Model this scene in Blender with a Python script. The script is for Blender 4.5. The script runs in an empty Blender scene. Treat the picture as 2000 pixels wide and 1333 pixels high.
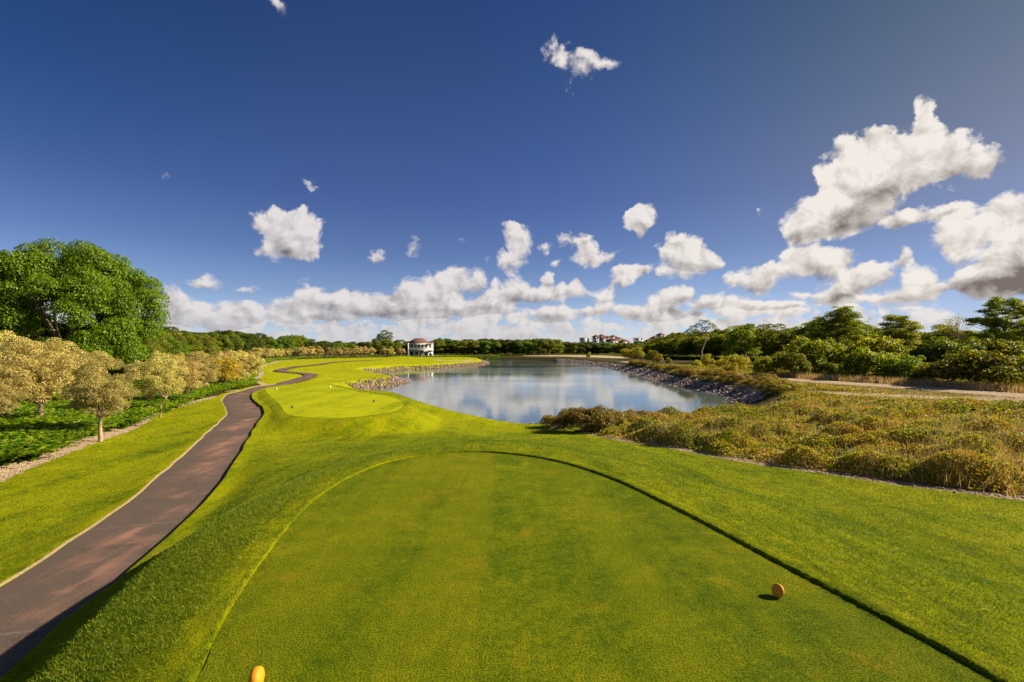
import bpy, math, random
import numpy as np
from mathutils import Vector, Matrix, Euler
sc = bpy.context.scene
COL = sc.collection
R = math.radians
# ---------------------------------------------------------------- camera
CH = 2.6                       # height of the lens above the tee
F = 1000.0                     # focal length in photograph pixels (2000 wide)
HZ = 680.0                     # horizon row of the photograph
cam = bpy.data.cameras.new('camera'); camo = bpy.data.objects.new('camera', cam); COL.objects.link(camo)
camo.location = (0, 0, CH); camo.rotation_euler = (R(90), 0, 0)
cam.sensor_width = 36; cam.lens = 18; cam.shift_y = (HZ-666.5)/2000.0
cam.clip_start = 0.05; cam.clip_end = 20000
sc.camera = camo
sc.render.resolution_x = 1024; sc.render.resolution_y = 682
sc.view_settings.view_transform = 'Standard'; sc.view_settings.look = 'None'
sc.view_settings.gamma = 1; sc.view_settings.exposure = 1.06
cy = sc.cycles
cy.max_bounces = 6; cy.diffuse_bounces = 2; cy.glossy_bounces = 3; cy.transmission_bounces = 4
cy.transparent_max_bounces = 8; cy.caustics_reflective = False; cy.caustics_refractive = False
cy.use_denoising = True
# ---------------------------------------------------------------- sun
SUN_EL, SUN_AZ = 31.0, 82.0            # azimuth measured clockwise from the viewing direction (+Y)
sd = Vector((math.sin(R(SUN_AZ))*math.cos(R(SUN_EL)), math.cos(R(SUN_AZ))*math.cos(R(SUN_EL)), math.sin(R(SUN_EL))))
sl = bpy.data.lights.new('sun', 'SUN'); sl.energy = 4.8; sl.angle = R(0.53); sl.color = (1.0, 0.87, 0.66)
slo = bpy.data.objects.new('sun', sl); COL.objects.link(slo)
slo.rotation_euler = sd.to_track_quat('Z', 'Y').to_euler(); slo.location = sd*200
# ---------------------------------------------------------------- world: sky texture with cumulus clouds
w = bpy.data.worlds.new('World'); sc.world = w; w.use_nodes = True
nt = w.node_tree; nt.nodes.clear()
def N(t, typ, **kw):
    n = t.nodes.new(typ)
    ins = kw.pop('ins', None)
    for k, v in kw.items(): setattr(n, k, v)
    if ins:
        for k, v in ins.items():
            if isinstance(v, bpy.types.NodeSocket): t.links.new(v, n.inputs[k])
            else: n.inputs[k].default_value = v
    return n
def M(t, op, a, b=None, c=None, clamp=False):
    ins = {0: a}
    if b is not None: ins[1] = b
    if c is not None: ins[2] = c
    return N(t, 'ShaderNodeMath', operation=op, use_clamp=clamp, ins=ins).outputs[0]
def V(t, op, a, b=None, scale=None):
    ins = {0: a}
    if b is not None: ins[1] = b
    n = N(t, 'ShaderNodeVectorMath', operation=op, ins=ins)
    if scale is not None: n.inputs['Scale'].default_value = scale
    return n.outputs[0]
def MIX(t, f, a, b, bt='MIX'):
    n = N(t, 'ShaderNodeMix', data_type='RGBA', blend_type=bt)
    for i, v in ((0, f), (6, a), (7, b)):
        if isinstance(v, bpy.types.NodeSocket): t.links.new(v, n.inputs[i])
        elif i and len(v) == 3: n.inputs[i].default_value = (*v, 1)
        else: n.inputs[i].default_value = v
    return n.outputs[2]
def SS(t, x, a, b, lo=0.0, hi=1.0):
    return N(t, 'ShaderNodeMapRange', interpolation_type='SMOOTHSTEP', ins={0: x, 1: a, 2: b, 3: lo, 4: hi}).outputs[0]
def NOI(t, vec, scale, detail=4, rough=.55, dist=0.0):
    return N(t, 'ShaderNodeTexNoise', noise_dimensions='3D', ins={'Vector': vec, 'Scale': scale, 'Detail': detail, 'Roughness': rough, 'Distortion': dist})
sky = N(nt, 'ShaderNodeTexSky', sky_type='NISHITA', sun_disc=False, sun_elevation=R(SUN_EL), sun_rotation=R(SUN_AZ),
        air_density=1.0, dust_density=0.6, ozone_density=2.0, altitude=0)
tc = N(nt, 'ShaderNodeTexCoord')
D = tc.outputs['Generated']
sx = N(nt, 'ShaderNodeSeparateXYZ', ins={0: D}).outputs
az = M(nt, 'ARCTAN2', sx[0], sx[1]); el = M(nt, 'ARCSINE', sx[2])
P = N(nt, 'ShaderNodeCombineXYZ', ins={0: az, 1: el, 2: .01}).outputs[0]
def ang(px, py):
    x = px-1000; y = HZ-py
    return math.atan2(x, F), math.atan2(y, math.hypot(F, x))
#  where each cumulus stands: centre, half width, half height, tilt (deg), weight
BL = [(1145,112,48,20,0,.56),(1085,118,22,26,0,.44),(1200,115,40,14,18,.46),(1128,140,44,22,0,.50),(1118,165,18,16,0,.44),
 (1595,430,74,42,12,1.3),(1558,446,42,18,10,.75),(1650,400,78,52,30,1.5),(1700,362,92,66,38,1.6),(1755,325,80,52,38,1.5),(1815,300,62,44,15,1.4),(1803,210,26,30,0,1.1),(1806,245,25,40,-8,1.1),(1868,320,80,44,8,1.1),(1928,326,58,22,22,.85),(1885,275,26,14,30,.45),(1645,288,40,17,0,.95),(1690,300,50,30,30,1.0),(1640,345,40,40,30,.9),
 (1780,432,66,20,8,.85),(1865,412,66,16,8,.75),(1740,440,24,16,0,.5),(1895,450,95,32,14,1.05),(1975,405,50,34,40,1.1),(1975,462,80,36,20,1.1),(1865,500,50,24,8,.95),(1975,530,125,46,8,1.8),(1905,545,70,24,0,1.0),(2080,470,120,80,0,1.4),
 (1585,520,74,34,0,1.2),(1640,502,30,26,0,.85),(1545,490,26,22,0,.8),(1470,550,64,30,0,1.2),(1430,545,26,12,0,.6),(1495,530,26,18,0,.8),(1655,556,80,28,8,1.05),(1700,535,46,22,20,.95),(1755,503,24,16,35,.8),(1795,545,36,38,20,1.1),(1765,576,60,18,0,.95),(1830,562,30,12,0,.6),(1560,577,40,9,0,.55),(1690,580,40,8,0,.55),
 (1335,515,60,34,0,1.35),(1322,478,28,24,0,1.1),(1362,480,16,18,0,.75),(1385,508,36,18,0,.8),(1300,498,26,20,0,.85),
 (1262,420,30,28,0,.95),(1240,445,32,26,30,.85),(1222,438,22,12,0,.6),(1245,470,15,20,0,.6),
 (1148,500,50,27,0,.95),(1142,468,24,26,0,.8),(1108,467,26,12,20,.55),(1190,497,30,14,20,.6),
 (1000,505,34,28,0,1.0),(1010,465,30,30,-30,.95),(996,446,20,12,0,.6),
 (1064,484,18,16,0,.65),(1086,510,16,11,20,.6),
 (1205,555,46,26,25,.85),(1245,532,32,16,30,.75),(1180,580,30,18,0,.8),(1225,530,40,12,0,.7),
 (1003,562,46,32,0,1.05),(1048,578,70,20,0,.95),(1115,572,46,24,0,.95),(1068,548,14,20,0,.7),(1122,552,14,18,0,.6),(975,585,40,20,0,.8),
 (568,468,62,44,0,1.5),(545,438,50,34,0,1.1),(598,440,34,34,0,1.1),(488,408,24,24,-35,.75),(532,398,14,16,0,.5),(590,490,48,20,0,.9),(512,428,30,18,0,.7),
 (740,500,26,22,0,.8),(812,480,18,28,30,.35),(620,358,16,12,-30,.34),(340,345,26,10,20,.28),(910,463,14,18,0,.26),(948,503,12,16,0,.4),(1260,75,14,10,40,.22),(545,4,26,14,0,.30),(70,30,60,24,-35,.24),(1560,385,20,14,0,.32),(1500,420,14,8,20,.25),
 (418,548,30,19,0,.75),(395,558,34,11,0,.55),(489,557,28,17,0,.7),(462,562,26,8,0,.5),
 (330,582,36,24,0,.8),(355,605,58,25,0,1.0),(405,625,48,16,0,.8),(278,578,12,18,0,.45),(300,615,44,22,0,.8),(470,615,44,17,0,.75),(440,632,50,12,0,.6),
 (568,592,48,20,0,.75),(590,548,16,14,0,.5),(605,572,30,18,0,.7),(650,585,70,27,0,1.0),(700,578,44,24,0,.9),(612,612,80,17,0,.8),(770,590,60,24,0,1.0),(735,600,50,18,0,.8),
 (830,578,66,34,0,1.1),(865,550,36,28,0,.9),(893,532,20,26,0,.7),(930,545,24,24,0,.7),(908,562,38,20,0,.8),(890,598,80,20,0,1.0),(810,605,80,16,0,.8),(960,600,60,12,0,.7),
 (1300,592,50,26,18,.95),(1340,578,26,18,20,.8),(1275,612,60,14,0,.7),(1392,588,40,17,0,.9),(1440,590,30,13,0,.8),(1360,600,20,14,0,.6),(1500,597,56,9,0,.65),(1200,604,80,14,0,.75),(1090,612,60,14,0,.75)]
DK = [(1985,545,170,50,0,1.5),(1690,395,90,30,40,.55),(1640,430,60,18,20,.35),(1590,545,70,12,0,.7),(1650,575,60,10,10,.8),(1460,570,44,9,0,.9),(760,590,34,18,0,.8),(880,585,90,16,0,.45),(640,600,70,16,0,.55),(730,610,80,12,0,.6),(1010,590,70,8,0,.6),(460,620,40,12,0,.4),(360,610,40,14,0,.4),(395,560,20,8,0,.5),(1290,605,50,10,0,.4),(1205,550,24,10,0,.4),(1340,545,60,10,0,.3),(575,495,60,12,0,.25)]

# the deep blue of the sky, a little warmer and greyer towards the sun
rmp = N(nt, 'ShaderNodeValToRGB'); nt.links.new(M(nt, 'MULTIPLY', el, 0.7), rmp.inputs[0])
cr = rmp.color_ramp; cr.interpolation = 'LINEAR'
stops = [(0.0, (.80,.97,1.40)), (.06, (.58,.65,.98)), (.15, (.43,.47,.68)), (.267, (.31,.35,.54)), (.41, (.25,.29,.49)), (.545, (.225,.28,.47)), (.731, (.18,.255,.42)), (.896, (.145,.225,.40)), (1.2, (.2,.3,.5)), (1.55, (.62,.66,.75))]
while len(cr.elements) > 1: cr.elements.remove(cr.elements[-1])
for i, (p, c) in enumerate(stops):
    e = cr.elements[0] if i == 0 else cr.elements.new(p*.7/1.5)
    e.position = p*.7/1.5; e.color = (*c, 1)
skc = N(nt, 'ShaderNodeVectorMath', operation='MULTIPLY', ins={0: sky.outputs[0], 1: rmp.outputs[0]}).outputs[0]
wr = M(nt, 'MULTIPLY', SS(nt, az, .0, .80), SS(nt, el, .03, .35))
warm = MIX(nt, wr, (1, 1, 1), (1.45, 1.04, .62))
lft = M(nt, 'MULTIPLY', SS(nt, az, -.25, -.85), SS(nt, el, .12, .42))
warm = MIX(nt, lft, warm, (.55, .78, .86))
glow = M(nt, 'MULTIPLY', SS(nt, az, .25, .95), SS(nt, el, .30, .0))
warm = MIX(nt, glow, warm, (.48, .52, .60))
skc = N(nt, 'ShaderNodeVectorMath', operation='MULTIPLY', ins={0: skc, 1: warm}).outputs[0]
plain = N(nt, 'ShaderNodeBackground', ins={'Color': skc, 'Strength': .08}).outputs[0]
def clouds(a0, a1, e0, e1, low):
    """background shader with the cumulus that stand between two bearings and two elevations"""
    wn = NOI(nt, P, 11.0, 5, .62).outputs['Color']
    wv = V(nt, 'SUBTRACT', wn, (0.5, 0.5, 0.5))
    amp = M(nt, 'MULTIPLY_ADD', SS(nt, el, 0.0, 0.35), 0.075, 0.028)
    wsc = N(nt, 'ShaderNodeVectorMath', operation='SCALE', ins={0: wv, 'Scale': amp}).outputs[0]
    PW = N(nt, 'ShaderNodeVectorMath', operation='MULTIPLY_ADD', ins={0: wsc, 1: (1, 1, 0), 2: P}).outputs[0]
    def field(lst, kind, k, kw, vert=False):
        s = None; sv = None
        for (px, py, rx, ry, rot, wt) in lst:
            a, e = ang(px, py)
            if kind == 'SPHERICAL': k = 1.20 if 480 < py and px < 1460 else 1.28
            sx_ = rx*k/F*math.cos(a)**2; sy_ = ry*k/F*math.cos(a)
            r = max(sx_, sy_)+.03
            if a+r < a0 or a-r > a1 or e+r < e0 or e-r > e1: continue
            mp = N(nt, 'ShaderNodeMapping', vector_type='TEXTURE', ins={'Vector': PW, 'Location': (a, e, 0), 'Rotation': (0, 0, R(rot)), 'Scale': (sx_, sy_, 1)})
            g = N(nt, 'ShaderNodeTexGradient', gradient_type=kind, ins={'Vector': mp.outputs[0]}).outputs['Fac']
            if vert:   # one running vector: y sums the height within each puff, z sums the density
                q_ = N(nt, 'ShaderNodeVectorMath', operation='SCALE', ins={0: mp.outputs[0], 'Scale': M(nt, 'MULTIPLY', g, wt)}).outputs[0]
                s = q_ if s is None else V(nt, 'ADD', s, q_)
            else: s = M(nt, 'MULTIPLY_ADD', g, wt*kw, s if s is not None else 0.0)
        if vert:
            o_ = N(nt, 'ShaderNodeSeparateXYZ', ins={0: s}).outputs; return M(nt, 'MULTIPLY', o_[2], 100.0), o_[1]
        return s
    dens, dv = field(BL, 'SPHERICAL', 1.30, 1.0, True)
    vv = M(nt, 'DIVIDE', dv, M(nt, 'ADD', dens, .02))
    dk = field(DK, 'QUADRATIC_SPHERE', 1.4, 1.5)
    if low:   # low bank of small far clouds
        PB = N(nt, 'ShaderNodeVectorMath', operation='MULTIPLY', ins={0: P, 1: (1, 2.2, 1)}).outputs[0]
        nb = NOI(nt, PB, 21.0, 6, .60, .2).outputs['Fac']
        bandm = M(nt, 'MULTIPLY', SS(nt, el, .095, .055), SS(nt, az, .75, .35, .45, 1.0))
        dens = M(nt, 'ADD', dens, M(nt, 'MULTIPLY', M(nt, 'MULTIPLY', SS(nt, nb, .28, .62), bandm), 1.05))
    n1 = NOI(nt, P, 22.0, 8, .57, .35).outputs['Fac']
    off = N(nt, 'ShaderNodeVectorMath', operation='ADD', ins={0: P, 1: (0.010, 0.011, 0.0)}).outputs[0]
    n2 = NOI(nt, off, 22.0, 6, .56, .35).outputs['Fac']
    edge = M(nt, 'MULTIPLY', M(nt, 'SUBTRACT', n1, .5), 2.2)
    d = M(nt, 'ADD', dens, M(nt, 'MULTIPLY', edge, SS(nt, dens, 0.0, .25)))
    alpha = SS(nt, d, .20, .68)
    rel = M(nt, 'SUBTRACT', n1, n2)
    shade = M(nt, 'ADD', M(nt, 'MULTIPLY', rel, 2.0), SS(nt, vv, -.42, .20, .55, 1.0))
    # shade painted into the cloud colour: dark patches on bases and cores
    if dk is not None: shade = M(nt, 'SUBTRACT', shade, M(nt, 'MULTIPLY', dk, .50))
    shade = M(nt, 'MAXIMUM', M(nt, 'MINIMUM', shade, 1.0), 0.0)
    c1 = MIX(nt, shade, (.19, .185, .22), (.80, .76, .76))
    c2 = MIX(nt, shade, (.21, .17, .155), (.93, .87, .81))
    cc = MIX(nt, SS(nt, az, -.3, .75), c1, c2)
    cc = N(nt, 'ShaderNodeVectorMath', operation='SCALE', ins={0: cc, 'Scale': 5.8}).outputs[0]
    if low: cc = MIX(nt, SS(nt, el, .085, .01, 0.0, .5), cc, (3.2, 3.3, 3.5))  # thin air before the low clouds, mixed into their colour as pale haze
    return N(nt, 'ShaderNodeBackground', ins={'Color': MIX(nt, alpha, skc, cc), 'Strength': .08}).outputs[0]
def pick(f, a, b): return N(nt, 'ShaderNodeMixShader', ins={0: f, 1: a, 2: b}).outputs[0]
EH = .34                                    # above this only a few clouds stand
cuts = [-.85, -.42, -.16, .06, .30, .52, 1.05]
tree = clouds(cuts[-2], cuts[-1], 0, EH, True)
for q in range(len(cuts)-3, -1, -1):
    tree = pick(M(nt, 'GREATER_THAN', az, cuts[q+1]), clouds(cuts[q], cuts[q+1], 0, EH, True), tree)
high = pick(M(nt, 'GREATER_THAN', az, .40), clouds(-.85, .40, EH, .62, False), clouds(.40, 1.05, EH, .62, False))
tree = pick(M(nt, 'GREATER_THAN', el, EH), tree, high)
inside = M(nt, 'MULTIPLY', M(nt, 'MULTIPLY', M(nt, 'LESS_THAN', M(nt, 'ABSOLUTE', M(nt, 'SUBTRACT', az, .1)), .95), M(nt, 'LESS_THAN', el, .62)), M(nt, 'GREATER_THAN', el, -.002))
out = N(nt, 'ShaderNodeOutputWorld', ins={'Surface': pick(inside, plain, tree)})
w.cycles.sampling_method = 'MANUAL'; w.cycles.sample_map_resolution = 512
# ================================================================ helpers
rng = np.random.default_rng(7); random.seed(7)
def W(px, py, z):
    d = (CH-z)*F/(py-HZ); return ((px-1000)/F*d, d, z)
def tag(o, label=None, cat=None, group=None, kind=None):
    if label and len(label.replace('-', ' ').split()) > 16: print('LONG', label)
    if label: o['label'] = label
    if cat: o['category'] = cat
    if group: o['group'] = group
    if kind: o['kind'] = kind
    return o
def empty(name, loc=(0, 0, 0), rz=0):
    o = bpy.data.objects.new(name, None); COL.objects.link(o); o.location = loc; o.rotation_euler = (0, 0, rz)
    o.empty_display_size = .3; return o
def mesh(name, v, f, mat=None, smooth=False):
    """v (n,3) array, f (m,k) array of one face size, or a list of such arrays"""
    me = bpy.data.meshes.new(name); v = np.asarray(v, np.float32)
    fs = f if isinstance(f, list) else [f]
    fs = [np.asarray(q, np.int32) for q in fs if len(q)]
    me.vertices.add(len(v)); me.vertices.foreach_set('co', v.ravel())
    loops = np.concatenate([q.ravel() for q in fs]); tot = np.concatenate([np.full(len(q), q.shape[1], np.int32) for q in fs])
    me.loops.add(len(loops)); me.loops.foreach_set('vertex_index', loops)
    me.polygons.add(len(tot)); me.polygons.foreach_set('loop_start', np.concatenate([[0], np.cumsum(tot)[:-1]]).astype(np.int32))
    me.polygons.foreach_set('loop_total', tot)
    if smooth: me.polygons.foreach_set('use_smooth', np.ones(len(tot), bool))
    me.update(calc_edges=True); me.validate()
    if mat: me.materials.append(mat)
    return me
def obj(name, me, parent=None, loc=None):
    o = bpy.data.objects.new(name, me); COL.objects.link(o)
    if parent: o.parent = parent
    if loc is not None: o.location = loc
    return o
class MB:
    """collects boxes, tubes and lathes; build() links them as one mesh"""
    def __init__(s): s.v = []; s.q = []; s.t = []; s.n = 0
    def add(s, v, q=None, t=None):
        v = np.asarray(v, float).reshape(-1, 3)
        if q is not None and len(q): s.q.append(np.asarray(q)+s.n)
        if t is not None and len(t): s.t.append(np.asarray(t)+s.n)
        s.v.append(v); s.n += len(v); return s
    def box(s, x0, x1, y0, y1, z0, z1):
        v = [(x, y, z) for z in (z0, z1) for x, y in ((x0, y0), (x1, y0), (x1, y1), (x0, y1))]
        return s.add(v, [(3, 2, 1, 0), (4, 5, 6, 7), (0, 1, 5, 4), (1, 2, 6, 5), (2, 3, 7, 6), (3, 0, 4, 7)])
    def tube(s, pts, rad, n=6):
        pts = np.asarray(pts, float); rad = np.broadcast_to(rad, len(pts)); k = len(pts)
        tg = np.gradient(pts, axis=0); tg /= np.linalg.norm(tg, axis=1)[:, None]+1e-9
        up = np.where(np.abs(tg[:, 2:3]) > .9, np.array([[1., 0, 0]]), np.array([[0, 0, 1.]]))
        a = np.cross(tg, up); a /= np.linalg.norm(a, axis=1)[:, None]; b = np.cross(tg, a)
        th = np.arange(n)*2*math.pi/n
        v = pts[:, None]+rad[:, None, None]*(np.cos(th)[None, :, None]*a[:, None]+np.sin(th)[None, :, None]*b[:, None])
        i = np.arange(k-1)[:, None]*n+np.arange(n)[None]; j = np.arange(k-1)[:, None]*n+(np.arange(n)[None]+1) % n
        q = np.stack([i, j, j+n, i+n], -1).reshape(-1, 4)
        s.add(v.reshape(-1, 3), q)
        s.add(v[-1], None, [(0, m, m+1) for m in range(1, n-1)]); return s
    def lathe(s, prof, n=12, cx=0, cy=0):
        th = np.arange(n)*2*math.pi/n
        v = np.array([[(cx+r*math.cos(t), cy+r*math.sin(t), z) for t in th] for r, z in prof]).reshape(-1, 3)
        k = len(prof); i = np.arange(k-1)[:, None]*n+np.arange(n)[None]; j = np.arange(k-1)[:, None]*n+(np.arange(n)[None]+1) % n
        return s.add(v, np.stack([i, j, j+n, i+n], -1).reshape(-1, 4))
    def build(s, name, mat, parent=None, smooth=False, loc=None):
        return obj(name, mesh(name, np.concatenate(s.v), ([np.concatenate(s.q)] if s.q else [])+([np.concatenate(s.t)] if s.t else []), mat, smooth), parent, loc)
# signed distance to polygon (negative inside) and distance to polyline, vectorised
def segdist(P2, poly, closed):
    P2 = np.asarray(P2, float)[:, :2]; A = np.asarray(poly, float)[:, :2]; B = np.roll(A, -1, 0)
    if not closed: A, B = A[:-1], B[:-1]
    d = np.full(len(P2), 1e9)
    for a, b in zip(A, B):
        ab = b-a; t = np.clip(((P2-a)@ab)/(ab@ab+1e-12), 0, 1); q = P2-(a+t[:, None]*ab)
        d = np.minimum(d, np.hypot(q[:, 0], q[:, 1]))
    return d
def inside(P2, poly):
    x, y = P2[:, 0], P2[:, 1]; A = np.asarray(poly, float); r = np.zeros(len(P2), bool); n = len(A); j = n-1
    for i in range(n):
        xi, yi, xj, yj = A[i, 0], A[i, 1], A[j, 0], A[j, 1]
        if yi != yj: r ^= ((yi > y) != (yj > y)) & (x < (xj-xi)*(y-yi)/(yj-yi)+xi)
        j = i
    return r
def sdist(P2, poly): return segdist(P2, poly, True)*np.where(inside(P2, poly), -1, 1)
def sm(x, a, b): t = np.clip((x-a)/(b-a), 0, 1); return t*t*(3-2*t)
def spline(pts, step, closed=False):
    """Catmull-Rom through the points, resampled"""
    p = np.asarray(pts, float); n = len(p); out = []
    rngi = range(n) if closed else range(n-1)
    for i in rngi:
        g = (lambda k: p[k % n]) if closed else (lambda k: p[min(max(k, 0), n-1)])
        p0, p1, p2, p3 = g(i-1), g(i), g(i+1), g(i+2)
        m = max(2, int(np.linalg.norm(p2-p1)/step)); t = np.arange(m)[:, None]/m
        out.append(.5*((2*p1)+(-p0+p2)*t+(2*p0-5*p1+4*p2-p3)*t**2+(-p0+3*p1-3*p2+p3)*t**3))
    if not closed: out.append(p[-1:])
    return np.concatenate(out)
# cheap value noise on the plane
_g = rng.random((256, 256))
def vnoise(x, y, s):
    x = x/s; y = y/s; xi = np.floor(x).astype(int); yi = np.floor(y).astype(int); fx = x-xi; fy = y-yi
    fx = fx*fx*(3-2*fx); fy = fy*fy*(3-2*fy); q = lambda a, b: _g[a % 256, b % 256]
    return (q(xi, yi)*(1-fx)+q(xi+1, yi)*fx)*(1-fy)+(q(xi, yi+1)*(1-fx)+q(xi+1, yi+1)*fx)*fy
# ================================================================ the lie of the land
ZW = -3.5                                             # water level
tee1 = spline([W(*p, 0)[:2] for p in [(380,1333),(430,1225),(510,1100),(600,990),(680,935),(760,903),(850,888),(930,884),(1010,889),(1100,905),(1200,938),(1300,985),(1400,1036),(1500,1090),(1700,1195),(1950,1333)]]+[(3.9, 2.5), (3.6, .5), (2.6, -1.0), (0, -1.8), (-1.6, -1.0), (-2.1, .8), (-2.35, 2.5)], .15, True)
tee2 = spline([W(*p, -1.4)[:2] for p in [(523,770),(545,790),(556,806),(575,813),(620,817),(675,817),(725,812),(768,805),(787,795),(783,784),(760,775),(725,770),(690,764),(660,757),(640,752),(590,751),(545,754),(520,760)]], .4, True)
shore = [(-20,71),(-19.5,66),(-16,60),(-9,54),(-4.5,45),(-1.5,41.3),(2.5,39.6),(12,42),(20,46),(22.5,51),(25,57),(27,62),(27.5,70),(27,76),(26.5,85),(26.8,94),(28.8,115),(29.5,130),(30,150),(29.5,174),(25,203),(17.6,235),(6.4,254),(-5,268),(-15,276),(-24,274),(-21,258),(-13,235),(-10.2,210),(-10.5,190),(-17,169),(-23,152),(-29,145),(-31.5,136),(-34,128),(-33,119),(-28,109),(-23,100),(-19.8,95),(-18.6,89),(-19.2,82),(-20.5,76)]
shore = spline(shore, 1.2, True)
pc = [(-200,1500),(-140,1325),(8,1215),(100,1150),(193,1085),(283,1015),(346,960),(379,925),(419,880),(447,845),(460,831),(474,815),(480,806),(476,797),(465,785),(464,776),(472,769),(493,764)]
zpath = lambda y: np.interp(y, [0, 14, 26, 36, 50, 60, 80], [-1.8, -1.85, -1.78, -1.62, -1.62, -1.70, -1.8])
path1 = [W(x, y, float(np.interp(y, [764, 800, 845, 900], [-1.64, -1.62, -1.75, -1.85])))[:2] for x, y in pc]
path1 = np.array([(-6.4, .5), (-6.2, 2.0)]+[p for p in path1[1:]]+[(-27.3,56.5),(-27.2,60.5),(-28.5,67),(-30,74),(-31.6,80.5),(-34.4,86.5),(-38.5,91),(-42.5,95),(-45.6,100.5),(-47.6,107),(-49.4,114),(-50.8,122),(-51.0,131),(-52.2,141),(-54,152),(-54.5,165),(-52,180),(-48,192)])
path1 = spline(path1, .35)
HW = 1.07
CP = [(0,-30,-.4),(-30,-30,-1.8),(30,-30,-1.),(-6,0,-1.4),(-12,0,-1.9),(8,-4,-.5),(14,2,-.8),
 W(0,1000,-1.9),W(100,950,-1.85),W(200,880,-1.72),W(-300,1100,-1.9),W(330,850,-1.78),W(400,800,-1.62),W(430,790,-1.55),
 W(0,925,-1.65),W(200,865,-1.6),W(300,820,-1.6),(-30,25,-1.4),(-30,40,-1.45),(-50,60,-1.3),(-60,100,-1.4),(-80,30,-1.2),(-100,150,-1.4),
 W(700,850,-2.15),W(550,860,-2.0),W(850,850,-2.35),W(480,900,-1.75),W(620,900,-1.55),W(1700,1050,-.62),W(1900,1000,-.9),W(2000,995,-1.0),W(1530,912,-1.45),W(1400,890,-1.75),W(1245,860,-2.3),W(1100,850,-2.75),
 W(930,862,-1.5),W(1000,842,-3.2),W(930,876,-.14),W(1150,880,-1.2),W(400,1150,-1.2),W(1350,930,-1.0),
 (-8.6,43,-1.65),(-12.5,50,-1.7),(-17,60,-2.0),(-22,62,-1.9),
 W(700,741,-2.3),W(650,742,-2.15),W(600,745,-1.95),W(700,722,-2.0),W(640,705,-1.75),(-60,170,-1.7),(-70,200,-1.7),(-50,250,-1.8),(-20,290,-2.0),(-34,150,-2.0),(-25,175,-2.1),(-18,200,-2.2),(-22,220,-1.9),(-40,120,-2.2),(-33,100,-2.2),(-26,92,-2.4),(-38,105,-2.1),
 (0,290,-2.0),(10,300,-1.8),(40,260,-1.8),(45,200,-1.9),(42,150,-1.9),(40,110,-1.9),(36,90,-1.9),(34,75,-2.0),(33,62,-2.0),(30,50,-2.1),(25,42,-2.3),(18,36,-2.4),(12,33,-2.5),(9,28,-2.2),(16,22,-1.4),(24,30,-1.8),(22,15,-1.0),(30,20,-1.3),(46,48,-1.9),(40,71,-2.0),(60,60,-1.8),(90,90,-1.6),(70,110,-1.7),(60,30,-1.6),
 (150,60,-1.5),(400,400,-1.5),(-400,400,-1.4),(0,600,-1.6),(0,1500,-1.5),(1500,1500,-1.5),(-1500,1500,-1.5),(1500,0,-1.5),(-1500,0,-1.5),(0,-1500,-1.5)]
CP += [(*path1[i], float(zpath(path1[i][1]))) for i in range(0, len(path1), 12) if path1[i][1] < 66]
CP += [(*path1[i], -1.8) for i in range(0, len(path1), 24) if path1[i][1] >= 66]
CP = np.array(CP); C2 = 2.0
def _phi(a, b): d = a[:, None, :]-b[None]; return np.sqrt((d**2).sum(-1)+C2**2)
_K = _phi(CP[:, :2], CP[:, :2]); nC = len(CP)
_A = np.zeros((nC+1, nC+1)); _A[:nC, :nC] = -_K+np.eye(nC)*.05; _A[:nC, nC] = 1; _A[nC, :nC] = 1
_wt = np.linalg.solve(_A, np.concatenate([CP[:, 2], [0]]))
def base(P2):
    out = np.empty(len(P2))
    for i in range(0, len(P2), 20000): out[i:i+20000] = -_phi(P2[i:i+20000], CP[:, :2])@_wt[:nC]+_wt[nC]
    return out
# ---------------------------------------------------------------- region outlines
lawn_left = [W(x, y, -1.62)[:2] for x, y in [(0,935),(60,912),(130,885),(200,862),(250,842),(290,824),(303,812),(330,802),(380,790),(420,777),(440,769)]]
gravel_left = [W(x, y, -1.58)[:2] for x, y in [(0,905),(60,890),(100,874),(150,858),(200,843),(240,830),(270,818),(296,806)]]
scrub = [(6.2,26.5),(9.3,17.4),(11,14.3),(13,12.2),(18,8),(30,4),(140,4),(160,120),(60,130),(34,130),(31.5,112),(30,95),(29.5,80),(30.5,70),(29,60),(26.5,52),(23.5,44),(14,39.5),(7,37.2),(4.5,34.5),(5.0,30)]
lawn = [(-60,-30)]+[(-24,8),(-20,14)]+lawn_left+[(-27.3,50),(-26.6,56.5),(-29,60.5),(-33.1,66.5),(-37.1,76),(-42.5,88),(-49.4,101),(-57.4,118),(-65.4,140),(-75.4,166),(-79,190),(-74,215),(-62,238),(-30,252),(-14,246),(-9,225),(-6,205),(-8,180),(-16,160),(-27,135),(-29,125),(-22,100),(-16,90),(-16,66),(-5,55),(1,41),(5.0,38),(4.5,34),(6.0,27),(9.0,17.6),(10.7,14.5),(12.6,12.4),(17.5,8),(26,2),(40,-30)]
sandpts = [([(35,84),(39.6,71),(42,63),(44,57),(45.5,52),(46.5,47),(48,42)], 1.9)]
sandp = [[(6,285),(30,262),(42,232),(46,215),(52,225),(56,262),(52,300),(28,318),(8,310)], [(35,170),(36.5,150),(38.5,140),(41,150),(40,172)], [(-30.5,196),(-24,186),(-19.5,184),(-15,189),(-14.5,200),(-16.5,203),(-19.5,194),(-25,194),(-29,200)]]

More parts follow.
